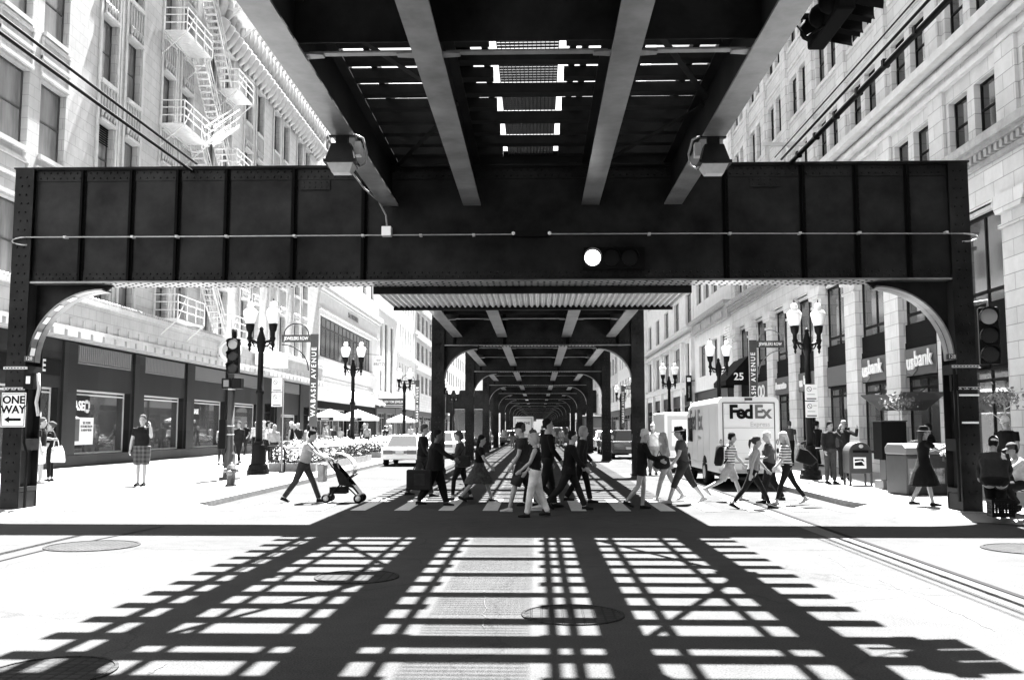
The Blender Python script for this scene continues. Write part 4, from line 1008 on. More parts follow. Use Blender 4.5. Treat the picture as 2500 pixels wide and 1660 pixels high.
lamp((7.9, 75, .12), 'fourth twin-globe lamp on the right, half hidden by a roadway column')
lamp((8.1, 92, .12), 'small twin-globe lamp on the right seen between the roadway columns')

# ------------------------------------------------------------------ district banners
def banner(loc, sg, label, vert='WABASH AVENUE'):
    t = thing('street_banner', loc, label, 'street sign', 'dark street name banners')
    b = MB(); b.box(-.16, .16, -.02, .02, 1.55, 5.28); b.build('panel', 'dkgrey', t)
    b = MB(); b.lathe([(.05, 0), (.05, 1.55)], n=8); b.build('post', 'black', t)
    text('lettering', vert, .27, 'white', t, (0, -.026, 3.35), (90, -90, 0), .003, .004, spacing=1.36)
    x0, x1 = (.165, 1.33) if sg > 0 else (-1.33, -.165); xc = (x0 + x1) / 2
    b = MB(); b.box(x0, x1, -.02, .02, 4.95, 5.25); b.build('plate', 'dkgrey', t)
    text('lettering', 'JEWELERS ROW', .185, 'white', t, (xc, -.026, 5.1), extrude=.003, bold=.003, squeeze=.74)
    b = MB(); b.tube([(xc + .5 * math.cos(a), 0, 5.25 + .46 * math.sin(a)) for a in [math.pi * k / 14 for k in range(15)]], .022, 6)
    b.tube([(x0 if sg < 0 else x1, 0, 4.86)] + [((x0 if sg < 0 else x1) - (sg) * (1.1 * math.sin(a)), 0, 4.86 - 1.05 * (1 - math.cos(a))) for a in [math.pi / 2 * k / 8 for k in range(1, 9)]], .022, 6)
    b.build('arch', 'black' if sg < 0 else 'grey', t)
    return t
banner((-9.0, 37.5, .12), -1, 'tall dark Wabash Avenue banner with Jewelers Row arm, left sidewalk by the cafe umbrellas')
banner((-9.5, 74, .12), -1, 'far dark Wabash Avenue banner on the left, beside the roadway column')
banner((9.28, 40.6, .12), 1, 'dark avenue banner with Jewelers Row arm on the right, above the delivery truck')
banner((7.6, 84, .12), 1, 'far dark avenue banner on the right, between roadway columns')

def park_sign(t, x, y, z, w=.36):
    for k in range(2):
        b = MB(); zz = z - k * .5; b.box(x - w / 2, x + w / 2, y - .01, y, zz - .47, zz); b.build('plate', 'white', t)
        b = MB(); P = []; F = []
        for j in range(17):
            a = 2 * math.pi * j / 16; P += [(x - .06 + .075 * math.cos(a), y - .013, zz - .14 + .075 * math.sin(a)), (x - .06 + .058 * math.cos(a), y - .013, zz - .14 + .058 * math.sin(a))]
            if j: F.append((2 * j - 2, 2 * j - 1, 2 * j + 1, 2 * j))
        b.add(P, F); b.bar((x - .11, y - .013, zz - .09), (x - .01, y - .013, zz - .19), .003, .016); b.box(x + .05, x + .15, y - .014, y - .011, zz - .13, zz - .115)
        b.box(x - .14, x + .14, y - .014, y - .011, zz - .44, zz - .40)
        b.box(x - .12, x + .1, y - .014, y - .011, zz - .30, zz - .285); b.build('symbol', 'grey', t)
t = thing('parking_sign', (-8.69, 31.85, .12), 'thin black post with two white parking plates beside the large left lamp', 'parking sign')
b = MB(); b.lathe([(.1, 0), (.1, .03), (.035, .05), (.035, 3.2)], n=8); b.build('post', 'black', t); park_sign(t, -.2, -.04, 3.2)
t = thing('parking_sign', (8.06, 28.05, .12), 'two white parking plates fixed to the large right lamp', 'parking sign')
park_sign(t, -.02, -.2, 2.78, .37); b = MB(); b.box(-.12, .12, -.19, .1, 1.9, 1.93); b.build('bracket', 'galv', t)
t = thing('parking_sign', (8.1, 42.0, .12), 'white notice plates on the lamp behind the delivery truck', 'parking sign')
park_sign(t, -.05, -.2, 2.7, .42)

# ------------------------------------------------------------------ signal post, hydrant
t = thing('signal_post', (-9.08, 27.64, .12), 'black signal post with a three-lamp head and a pedestrian box, left sidewalk', 'traffic signal')
b = MB(); b.lathe([(.32, 0), (.32, .05), (.2, .08), (.17, .7), (.13, .78), (.1, .85), (.1, 2.7)], n=10); b.build('pole', 'dkgrey', t)
signal_head(t, 3.64, 0)
b = MB(); b.box(-.3, -.02, -.05, .2, 2.66, 2.98); b.build('pedestrian_box', 'black', t, bevel=.02)
b = MB(); b.box(.02, .3, -.12, .2, 2.66, 2.98); b.build('pedestrian_box', 'black', t, bevel=.02)
b = MB(); b.box(-.24, -.08, -.056, -.051, 2.72, 2.92); b.build('screen', 'grey', t)
b = MB(); b.tube([(0, .1, 4.17), (0, .1, 4.45)], .08, 8); b.build('cap', 'black', t)
for z in (1.3, 1.55, 2.63): b = MB(); b.lathe([(.11, z), (.11, z + .03)], n=10); b.build('band', 'ltgrey', t)
b = MB(); b.box(-.32, -.12, -.1, .15, .9, 1.75); b.build('control_cabinet', 'blackm', t)
t = thing('fire_hydrant', (-8.0, 24.5, .12), 'short dark fire hydrant on the left sidewalk near the kerb', 'hydrant')
b = MB(); b.lathe([(.15, 0), (.15, .04), (.11, .06), (.11, .36), (.15, .38), (.15, .43), (.12, .46), (.1, .52), (.05, .57), (.03, .58), (.03, .62)], n=14); b.build('barrel', 'dkgrey', t)
for sg in (-1, 1): b = MB(); b.tube([(sg * .1, 0, .4), (sg * .19, 0, .4)], .055, 8); b.build('outlet', 'grey', t)
b = MB(); b.tube([(0, -.1, .34), (0, -.18, .34)], .075, 10); b.build('outlet', 'grey', t)

# ------------------------------------------------------------------ planters, railings, umbrellas
def planter(x0, x1, y0, y1, label):
    t = thing('planter', ((x0 + x1) / 2, (y0 + y1) / 2, .12), label, 'planter', 'raised flower beds on the left sidewalk')
    hx, hy = (x1 - x0) / 2, (y1 - y0) / 2; b = MB()
    for a in ((-hx, hx, -hy, -hy + .15), (-hx, hx, hy - .15, hy), (-hx, -hx + .15, -hy + .15, hy - .15), (hx - .15, hx, -hy + .15, hy - .15)): b.box(*a, 0, .28)
    b.build('kerb_wall', 'kerb', t); b = MB(); b.box(-hx + .15, hx - .15, -hy + .15, hy - .15, 0, .22); b.build('soil', 'tie', t)
    f = thing('railing', ((x0 + x1) / 2, (y0 + y1) / 2, .12), 'low black iron railing round %s' % label.split(',')[0].replace('raised ', 'the '), 'railing', 'low iron railings')
    b = MB()
    for (ax, ay), (bx_, by) in (((-hx, -hy), (hx, -hy)), ((hx, -hy), (hx, hy)), ((hx, hy), (-hx, hy)), ((-hx, hy), (-hx, -hy))):
        for z in (.34, .8): b.bar((ax * .97, ay * .995, z), (bx_ * .97, by * .995, z), .03, .03)
        L_ = math.hypot(bx_ - ax, by - ay); n = int(L_ / .14)
        for i in range(n): q = i / n; b.bar(((ax + (bx_ - ax) * q) * .97, (ay + (by - ay) * q) * .995, .28), ((ax + (bx_ - ax) * q) * .97, (ay + (by - ay) * q) * .995, .8), .015, .015)
    b.build('bars', 'black', f)
    rnd = random.Random(int(y0 * 10))
    lv = MB(); pt = MB()
    for _ in range(int(520 * (y1 - y0) / 12)):
        cx, cy = rnd.uniform(-hx + .1, hx - .1), rnd.uniform(-hy + .1, hy - .1); h_ = .3 + .55 * rnd.random() ** .7 + .25 * math.sin(cy * 1.7) * .5
        for __ in range(6):
            p = Vector((cx + rnd.gauss(0, .11), cy + rnd.gauss(0, .11), max(.24, h_ - abs(rnd.gauss(0, .16))))); s = rnd.uniform(.04, .09)
            a = Vector((rnd.gauss(0, 1), rnd.gauss(0, 1), rnd.gauss(0, 1))).normalized(); c = a.orthogonal().normalized(); d = a.cross(c)
            lv.add([p - c * s, p + d * s * .5, p + c * s, p - d * s * .5], [(0, 1, 2, 3)])
        for __ in range(4):
            p = Vector((cx + rnd.gauss(0, .09), cy + rnd.gauss(0, .09), h_ + abs(rnd.gauss(0, .07)))); s = rnd.uniform(.04, .075)
            a = Vector((rnd.gauss(0, .5), rnd.gauss(0, .5), 1)).normalized(); c = a.orthogonal().normalized(); d = a.cross(c)
            pt.add([p + c * s + a * s * .4, p + d * s + a * s * .4, p - c * s + a * s * .4, p - d * s + a * s * .4, p], [(0, 1, 4), (1, 2, 4), (2, 3, 4), (3, 0, 4)])
    o = lv.build('foliage', 'leaf', None); o.location = t.location; tag(o, kind='stuff')
    o = pt.build('blossom', 'petal', None); o.location = t.location; tag(o, kind='stuff')
M['leaf'] = mat('leaf', 0.05, 0.6, .5, 30); M['petal'] = mat('petal', 0.7, 0.6)
planter(-9.35, -7.7, 32.6, 43.6, 'raised flower bed nearest the camera, white blossoms behind the stroller man')
planter(-9.35, -7.7, 47.8, 62, 'raised flower bed beyond the second lamp, white blossoms')
planter(-9.35, -7.7, 66.5, 80, 'raised flower bed farthest down the sidewalk')
def hoop(x, y, label, rz=0):
    t = thing('bike_hoop', (x, y, .12), label, 'bike rack', 'black tube bicycle hoops', rz)
    b = MB(); b.tube([(-.35, 0, 0), (-.35, 0, .72), (-.3, 0, .84), (-.2, 0, .88), (.2, 0, .88), (.3, 0, .84), (.35, 0, .72), (.35, 0, 0)], .03, 8); b.build('tube', 'black', t)
hoop(-8.95, 31.9, 'black tube hoop at the foot of the left parking sign')
hoop(8.55, 29.0, 'black tube hoop beside the large right lamp'); hoop(9.5, 31.2, 'black tube hoop near the bank window'); hoop(7.5, 30.6, 'black tube hoop behind the large right lamp')
def umbrella(x, y, r, label, txt=None):
    t = thing('cafe_umbrella', (x, y, .12), label, 'umbrella', 'pale cafe umbrellas on the left sidewalk')
    b = MB(); b.lathe([(.25, 0), (.25, .08), (.03, .1), (.025, 2.5)], n=10); b.build('pole', 'grey', t)
    b = MB(); n = 8; P = [(0, 0, 2.52)] + [(r * math.cos(2 * math.pi * (k + .5) / n), r * math.sin(2 * math.pi * (k + .5) / n), 2.08) for k in range(n)] + [(r * math.cos(2 * math.pi * (k + .5) / n), r * math.sin(2 * math.pi * (k + .5) / n), 1.9) for k in range(n)]
    b.add(P, [(0, 1 + k, 1 + (k + 1) % n) for k in range(n)] + [(1 + k, 1 + n + k, 1 + n + (k + 1) % n, 1 + (k + 1) % n) for k in range(n)]); b.build('canopy', 'canvas', t)
    if txt:
        b = MB(); w = r * .36; b.box(-w, w, -r * .94, -r * .93, 1.905, 2.06); b.build('valance', 'black', t); text('lettering', txt, .12, 'white', t, (0, -r * .945, 1.98), extrude=.002)
umbrella(-11.1, 50, 1.15, 'pale cafe umbrella with dark valance, left of the pair', 'BAKERY'); umbrella(-9.9, 51.5, 1.2, 'pale cafe umbrella with dark valance, right of the pair', 'BAKERY')
umbrella(-10.2, 70, 1.1, 'pale cafe umbrella under the jewellers sign, farther down')

# ------------------------------------------------------------------ mailbox, cabinet, news box, crate
t = thing('mailbox', (8.46, 25.3, .12), 'dark round-topped mailbox with a white postal label on short legs', 'mailbox')
b = MB(); P = [(-.3, .32)] + [(.3 * math.cos(a) * -1, .84 + .3 * math.sin(a)) for a in [math.pi * k / 14 for k in range(15)]] + [(.3, .32)]; b.prism(P, 'y', -.27, .27); b.build('body', 'dkgrey', t, bevel=.015)
for x in (-.27, .27):
    for y in (-.23, .23): b = MB(); b.box(x - .025, x + .025, y - .025, y + .025, 0, .32); b.build('leg', 'dkgrey', t)
b = MB(); b.box(-.2, .2, -.3, -.271, .86, .92); b.build('handle', 'black', t)
b = MB(); b.box(-.19, .14, -.276, -.271, .45, .74); b.build('label_plate', 'white', t)
b = MB(); b.add([(-.16, -.279, .52), (.1, -.279, .52), (.02, -.279, .63), (-.16, -.279, .6)], [(0, 1, 2, 3)]); b.add([(-.16, -.279, .64), (.0, -.279, .66), (.1, -.279, .62), (.06, -.279, .7), (-.16, -.279, .69)], [(0, 1, 2, 3, 4)]); b.build('emblem', 'black', t)
b = MB(); b.ball((0.02, -.275, 1.03), .06, .01, .05); b.build('pale_mark', 'ltgrey', t)
t = thing('utility_cabinet', (8.82, 23.9, .12), 'tall dark box on a narrow pedestal between the mailbox and the news box', 'cabinet')
b = MB(); b.box(-.31, .31, -.3, .3, .72, 1.66); b.build('box', 'blackm', t, bevel=.01); b = MB(); b.box(-.33, .33, -.32, .32, 1.661, 1.69); b.build('lid', 'dkgrey', t)
b = MB(); b.box(-.2, .16, -.2, .2, .2, .719); b.build('pedestal', 'dkgrey', t); b = MB(); b.box(-.31, .25, -.3, .3, 0, .2); b.build('foot', 'grey', t)
t = thing('news_box', (8.7, 22.0, .12), 'bulky pale news box with rounded lid and pictures behind glass', 'news box', rz=R(12))
b = MB(); b.box(-.52, .52, -.4, .4, .0, .9); b.build('body', 'dkgrey', t, bevel=.03)
b = MB(); b.prism([(-.4, .901), (-.42, 1.05), (-.3, 1.15), (.3, 1.15), (.42, 1.05), (.4, .901)], 'x', -.54, .54); b.build('lid', 'grey', t, bevel=.03)
b = MB(); b.box(-.48, -.05, -.412, -.401, .22, .82); b.build('window', 'grey', t)
b = MB(); b.box(.02, .48, -.412, -.401, .22, .82); b.build('window', 'dkgrey', t)
M['poster'] = mat('poster_print', .22, .5, .9, 7.0)
b = MB(); b.box(-.45, -.08, -.418, -.413, .25, .6); b.box(.08, .42, -.418, -.413, .25, .6); b.build('picture', 'poster', t)
b = MB(); b.box(-.05, .03, -.46, -.401, .84, .9); b.build('handle', 'white', t)
t = thing('milk_crate', (7.9, 16.45, .12), 'black plastic crate under the seated man', 'crate', rz=R(-12))
b = MB()
for k in range(6):
    for z in (.02, .1, .18, .26):
        pass
for x0, x1, y0, y1 in ((-.18, .18, -.18, -.165), (-.18, .18, .165, .18), (-.18, -.165, -.165, .165), (.165, .18, -.165, .165)):
    for z0, z1 in ((0, .05), (.24, .29)): b.box(x0, x1, y0, y1, z0, z1)
    for k in range(7):
        if x1 - x0 > .1: x = x0 + (x1 - x0) * k / 7; b.box(x, x + .022, y0, y1, .05, .24)
        else: y = y0 + (y1 - y0) * k / 7; b.box(x0, x1, y, y + .022, .05, .24)
    for z in (.1, .15, .2): b.box(x0 + .001, x1 - .001, y0 + .001, y1 - .001, z, z + .02)
b.box(-.165, .165, -.165, .165, 0, .012); b.build('basket', 'black', t)
for i, (x, y, r) in enumerate(((7.98, 15.7, .07), (8.14, 15.66, .055))):
    b = MB(); b.ball((0, 0, r * .9), r, r, r * .9, 9, 6); o = b.build('paper_ball', 'offwhite'); o.location = (x, y, .0)
    tag(o, 'crumpled white paper at the foot of the right column, %s one' % ('larger' if i == 0 else 'smaller'), 'litter')
def sapling(x, y, h, label):
    t = thing('sapling', (x, y, .12), label, 'tree', 'young trees by the bank')
    b = MB(); b.tube([(0, 0, 0), (.01, 0, h * .5), (-.01, .02, h)], [.03, .025, .012], 6); 
    rnd = random.Random(int(x * 100)); 
    for k in range(5): a = rnd.uniform(0, 6.28); b.tube([(0, 0, h * (.7 + .06 * k)), (.3 * math.cos(a), .3 * math.sin(a), h * (.8 + .05 * k))], [.012, .005], 5)
    b.build('trunk', 'ltgrey', t); c = MB()
    for _ in range(300):
        g_ = Vector((rnd.gauss(0, .19), rnd.gauss(0, .19), h * .92 + rnd.gauss(0, .09))); s = rnd.uniform(.025, .05); a = Vector((rnd.gauss(0, 1), rnd.gauss(0, 1), rnd.gauss(0, 1))).normalized(); u = a.orthogonal().normalized(); v = a.cross(u)
        c.add([g_ - u * s, g_ + v * s * .6, g_ + u * s, g_ - v * s * .6], [(0, 1, 2, 3)])
    c.build('crown', 'leafy', t)
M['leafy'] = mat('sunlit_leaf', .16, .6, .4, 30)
sapling(9.35, 24.6, 2.35, 'thin pale-stemmed sapling behind the utility cabinet'); sapling(9.6, 19.6, 2.3, 'thin pale-stemmed sapling right of the wide column')
# hanging signs along the shops
t = thing('oval_sign', (XL + 1.6, 97, 7.55), 'oval pale restaurant sign hung from a bracket on the left', 'hanging sign')
b = MB(); b.tube([(0, -.06, .8), (0, .06, .8)], [(.58, .8), (.58, .8)], 24, smooth=False); b.build('board', 'offwhite', t); text('lettering', 'FRITZ', .42, 'dkgrey', t, (0, -.07, .65)); text('lettering', 'bier', .3, 'dkgrey', t, (0, -.07, 1.1))
b = MB(); b.bar((0, 0, 1.65), (-1.6, 0, 1.75), .05, .05); b.bar((0, 0, 1.6), (0, 0, 1.7), .05, .05); b.build('bracket', 'dkgrey', t)
t = thing('jeweller_sign', (XL + 1.7, 104, 4.35), 'dark projecting jewellers sign with a white diamond emblem, left side', 'shop sign')
b = MB(); b.box(-1.65, 1.65, -.08, .08, -.55, .55); b.build('board', 'dkgrey', t)
text('lettering', 'NEW YORK JEWELERS', .36, 'white', t, (.45, -.09, .16), squeeze=.62, bold=.006); b = MB(); b.box(-.7, 1.5, -.09, -.082, -.22, -.15); b.box(-.7, 1.4, -.09, -.082, -.4, -.34); b.build('line', 'offwhite', t)
b = MB(); 
for p, q in (((-1.5, .2), (-1.3, .4)), ((-1.3, .4), (-.95, .4)), ((-.95, .4), (-.75, .2)), ((-.75, .2), (-1.12, -.35)), ((-1.12, -.35), (-1.5, .2)), ((-1.4, .1), (-.85, .1))): b.bar((p[0], -.09, p[1]), (q[0], -.09, q[1]), .01, .07)
b.build('emblem', 'white', t)
t = thing('blade_sign', (XR - .45, 69, 3.55), 'narrow black vertical sign with a small white square, right side', 'shop sign')
b = MB(); b.box(-.2, .2, -.1, .1, 0, 1.9); b.build('board', 'black', t); b = MB(); b.box(-.13, .13, -.11, -.101, 1.45, 1.75); b.build('panel', 'white', t)
text('lettering', 'WATCHES', .16, 'ltgrey', t, (0, -.11, .7), (90, -90, 0), spacing=1.2)
b = MB(); b.box(.2, .45, -.03, .03, 1.5, 1.56); b.build('bracket', 'black', t)

# ------------------------------------------------------------------ vehicles
M['carwhite'] = mat('car_paint_white', .75, .25, spec=.6); M['carblack'] = mat('car_paint_black', .008, .2, spec=.6); M['cargrey'] = mat('car_paint_grey', .08, .25, spec=.6)
M['tyre'] = mat('tyre_rubber', .008, .8, spec=.1); M['tail'] = mat('tail_light', .10, .2)
def wheel(t, x, y, r, w=.2):
    b = MB(); b.tube([(x - w / 2, y, r), (x - w / 2 + .03, y, r), (x + w / 2 - .03, y, r), (x + w / 2, y, r)], [r * .9, r, r, r * .9], 20, ref=(0, 1, 0)); o = b.build('wheel', 'tyre', t)
    b = MB(); s = math.copysign(1, x); b.tube([(x + s * (w / 2 - .04), y, r), (x + s * (w / 2 + .012), y, r)], [r * .62, r * .5], 14, ref=(0, 1, 0)); b.build('rim', 'ltgrey', o)
def car(loc, label, paint, w=1.7, h=1.4, L_=4.5, rz=0, suv=False, front=False):
    """rear at -Y end; built about the ground centre"""
    t = thing('parked_car', loc, label, 'car', 'cars along the street', rz)
    hw = w / 2; y0, y1 = -L_ / 2, L_ / 2; belt = h * .62
    prof = [(y0 + .02, .28), (y0, .5), (y0 + .04, belt - .06), (y0 + .2, belt), (y1 - 1.3, belt + .02), (y1 - .15, belt - .15), (y1, .55), (y1 - .04, .28)] if not suv else [(y0, .32), (y0, belt), (y1 - 1.2, belt + .02), (y1 - .08, belt - .06), (y1, .6), (y1, .32)]
    b = MB(); b.prism(prof, 'x', -hw, hw); b.build('body', paint, t, bevel=.07)
    rb, rf, fr, ff = (y0 + .65, y0 + 1.25, y1 - 2.2, y1 - 1.35) if not suv else (y0 + .05, y0 + .35, y1 - 2.0, y1 - 1.3)
    z0 = belt - .02; i = .2
    b = MB(); V = [(-hw + .06, rb, z0), (hw - .06, rb, z0), (hw - .06, ff, z0), (-hw + .06, ff, z0), (-hw + i, rf, h), (hw - i, rf, h), (hw - i, fr, h), (-hw + i, fr, h)]
    b.add(V, [(0, 3, 2, 1), (4, 5, 6, 7), (0, 1, 5, 4), (1, 2, 6, 5), (2, 3, 7, 6), (3, 0, 4, 7)]); b.build('cabin', paint, t, bevel=.05)
    def pane(name, q, inset=.12):
        P = [Vector(V[k]) for k in q]; c = sum(P, Vector()) / 4; n = (P[1] - P[0]).cross(P[3] - P[0]).normalized()
        if n.dot(c - Vector((0, (y0 + y1) / 2, .9))) < 0: n = -n
        b = MB(); b.add([p + (c - p) * inset + n * .012 for p in P], [(0, 1, 2, 3)]); b.build(name, 'glass_car', t)
    pane('rear_window', (0, 1, 5, 4)); pane('windscreen', (2, 3, 7, 6)); pane('side_window', (1, 2, 6, 5), .14); pane('side_window', (3, 0, 4, 7), .14)
    r = .31 if not suv else .36
    for x in (-hw + .1, hw - .1):
        for y in (y0 + .85, y1 - .85): wheel(t, x, y, r)
    for ye, mt, nm in ((y0, 'tail', 'tail_light'), (y1, 'ltgrey', 'headlight')):
        s = -1 if ye < 0 else 1
        for x in (-hw + .3, hw - .3): b = MB(); b.box(x - .2, x + .2, min(ye, ye + s * .02), max(ye, ye + s * .02), belt - .28, belt - .12); b.build(nm, mt, t)
        b = MB(); b.box(-hw + .02, hw - .02, min(ye - s * .05, ye + s * .07), max(ye - s * .05, ye + s * .07), .3, .5); b.build('bumper', paint if not suv else 'dkgrey', t, bevel=.03)
        b = MB(); b.box(-.17, .17, min(ye, ye + s * .08), max(ye, ye + s * .08), .52 if s < 0 else .36, .64 if s < 0 else .46); b.build('licence_plate', 'ltgrey', t)
    b = MB(); b.box(-hw + .5, hw - .5, y0 - .015, y0, belt - .26, belt - .14); b.build('trim', 'grey', t)
    for x in (-hw - .08, hw + .08): b = MB(); b.box(x - .08, x + .08, ff - .35, ff - .25, belt + .03, belt + .15); b.build('mirror', paint, t)
    return t
M['glass_car'] = mat('car_glass', .03, .06, spec=.8)
car((-5.86, 42.2, 0), 'white sedan seen from behind, standing in the left lane', 'carwhite', 1.62, 1.3, 4.5)
car((-5.3, 52.5, 0), 'white car just ahead of the white sedan', 'carwhite', 1.7, 1.42, 4.4)
car((-5.2, 62, 0), 'pale car third in the left lane', 'carwhite', 1.7, 1.42, 4.4); car((-5.3, 75, 0), 'dark car farther along the left lane', 'carblack', 1.75, 1.6, 4.6, suv=True)
car((4.75, 51.5, 0), 'black off-roader behind the right-hand roadway column', 'carblack', 1.75, 1.52, 4.4, suv=True)
car((4.75, 60, 0), 'grey car beyond the black off-roader', 'cargrey', 1.75, 1.42, 4.5); car((4.9, 69, 0), 'pale car in the right lane before the far columns', 'carwhite', 1.75, 1.42, 4.5)
car((5.0, 80, 0), 'dark car far down the right lane', 'carblack', 1.75, 1.6, 4.5, suv=True); car((1.9, 100, 0), 'dark car far away in the centre right lane', 'carblack', 1.75, 1.45, 4.5)
car((1.0, 118, 0), 'grey car far away under the tracks', 'cargrey', 1.75, 1.45, 4.5); car((-5.2, 90, 0), 'grey car far down the left lane', 'cargrey', 1.75, 1.5, 4.5)
car((2.0, 86, 0), 'grey off-roader under the tracks to the right of centre', 'cargrey', 1.8, 1.7, 4.5, suv=True)
car((-2.6, 88, 0), 'black sedan under the tracks to the left of centre', 'carblack', 1.75, 1.42, 4.5)
# delivery truck
t = thing('delivery_truck', (5.67, 28.35, 0), 'white parcel delivery truck with courier lettering parked at the right kerb', 'truck')
hw, y0, y1 = .815, -2.85, 2.85
b = MB(); r = .16
P = [(-hw, .42), (-hw, 2.28 - .02)] + [(-hw + r - r * math.cos(a), 2.3 + r * math.sin(a)) for a in [math.pi / 2 * k / 5 for k in range(6)]] + [(hw - r + r * math.sin(a), 2.3 + r * math.cos(a)) for a in [math.pi / 2 * k / 5 for k in range(6)]] + [(hw, .42)]
n = len(P); st = [(y0, 0, 1), (y0 + .06, .0, 1), (y1 - 1.3, -.02, 1), (y1 - .7, -.12, 1), (y1 - .35, -.45, .98)]
V = []; F = []
for y, dz, s in st:
    for x, z in P: V.append((x * s, y, z + dz * max(0, (z - .9) / 1.55)))
for i in range(len(st) - 1):
    for j in range(n): F.append((i * n + j, i * n + (j + 1) % n, (i + 1) * n + (j + 1) % n, (i + 1) * n + j))
F += [tuple(reversed(range(n))), tuple(range((len(st) - 1) * n, len(st) * n))]; b.add(V, F); b.build('body', 'carwhite', t)
b = MB(); b.box(-hw + .03, hw - .03, y1 - .36, y1, .42, 1.25); b.build('bonnet', 'carwhite', t, bevel=.08)
b = MB(); b.add([(-.7, y1 - .30, 1.3), (.7, y1 - .30, 1.3), (.66, y1 - .42, 1.9), (-.66, y1 - .42, 1.9)], [(0, 1, 2, 3)]); b.build('windscreen', 'glass_car', t)
b = MB(); b.box(-.66, .66, y0 - .012, y0 - .002, .72, 2.28); o = b.build('rear_door', 'carwhite', t)
b = MB()
for x0, x1, z0, z1 in ((-.7, .7, 2.29, 2.31), (-.7, -.68, .72, 2.29), (.68, .7, .72, 2.29), (-.7, .7, .69, .71)): b.box(x0, x1, y0 - .016, y0 - .003, z0, z1)
b.build('seal', 'dkgrey', o); b = MB(); b.box(-.66, .66, y0 - .015, y0 - .0125, 1.62, 1.628); b.build('joint', 'grey', o)
text('lettering', 'Fed', .5, 'black', t, (-.2, y0 - .02, 2.04), bold=.02, squeeze=.98, spacing=.86); text('lettering', 'Ex', .5, 'grey', t, (.375, y0 - .02, 2.04), bold=.012, squeeze=.98, spacing=.86)
text('lettering', 'Express', .17, 'ltgrey', t, (.3, y0 - .018, 1.72))
text('lettering', 'Fed', .85, 'dkgrey', t, (-hw - .006, 1.25, 1.84), (90, 0, -90), bold=.02, spacing=.86); text('lettering', 'Ex', .85, 'grey', t, (-hw - .006, .0, 1.84), (90, 0, -90), bold=.015, spacing=.86)
text('lettering', 'Express', .18, 'ltgrey', t, (-hw - .006, .1, 1.35), (90, 0, -90))
b = MB(); b.box(-.1, .1, y0 - .05, y0, 2.36, 2.43); b.build('roof_lamp', 'dkgrey', t); b = MB(); b.box(-.09, .09, y0 - .055, y0 - .01, 2.33, 2.358); b.build('roof_lamp', 'white', t)
for i, z in enumerate((1.25, 1.02, .8)):
    for x in (-.755, .755):
        b = MB(); b.tube([(x, y0 - .02, z), (x, y0 - .002, z)], [(.035, .075)] * 2, 14, smooth=False); o = b.build('tail_light', 'dkgrey', t)
        b = MB(); b.tube([(x, y0 - .024, z), (x, y0 - .0205, z)], [(.02, .055)] * 2, 12, smooth=False); b.build('lens', 'ltgrey' if i != 1 else 'black', o)
b = MB(); b.box(-hw, hw, y0 - .2, y0 - .003, .42, .5); b.build('bumper', 'galv', t, bevel=.01); b = MB(); b.box(-hw - .01, hw + .01, y0 + .1, y1 - .4, .6, .63); b.build('side_rail', 'ltgrey', t)
b = MB(); b.box(-.7, .7, y0 + .3, y1 - .5, .3, .419); b.build('chassis', 'blackm', t)
for y in (y0 + 2.15, y1 - .7):
    for x in (-hw + .1, hw - .1): wheel(t, x, y, .36, .24)
    b = MB()
    for x in (-hw - .004, hw - .004): b.prism([(y + .42 * math.cos(a), .42 + max(0, .42 * math.sin(a))) for a in [math.pi * k / 12 for k in range(13)]], 'x', x, x + .008)
    b.build('wheel_arch', 'blackm', t)
for x in (-hw - .16, hw + .16): b = MB(); b.box(x - .1, x + .1, y1 - .6, y1 - .5, 1.2, 1.6); b.build('mirror', 'black', t)
for x in (-hw - .16, hw + .16): pass
b = MB(); b.box(-.2, .2, y0 - .03, y0 - .003, .52, .64); b.build('licence_plate', 'ltgrey', t)
b = MB(); b.box(-.12, .12, y0 - .05, y0 - .016, .78, .82); b.build('door_handle', 'dkgrey', t)
for z in (.95, 1.3, 1.65, 2.0): b = MB(); b.box(-.66, .66, y0 - .0155, y0 - .0126, z, z + .006); b.build('door_seam', 'ltgrey', t)
for k in range(5): b = MB(); b.box(-hw - .006, -hw + .001, y0 + .35 + k * 1.0, y0 + .36 + k * 1.0, .66, 2.2); b.build('side_seam', 'ltgrey', t)
for x in (-.5, .5): b = MB(); b.box(x - .06, x + .06, y0 - .24, y0 - .2, .2, .5); b.build('mud_flap', 'blackm', t)
b = MB(); b.box(-hw - .012, -hw - .002, y1 - 1.5, y1 - .65, 1.2, 1.95); b.build('cab_door_window', 'glass_car', t)
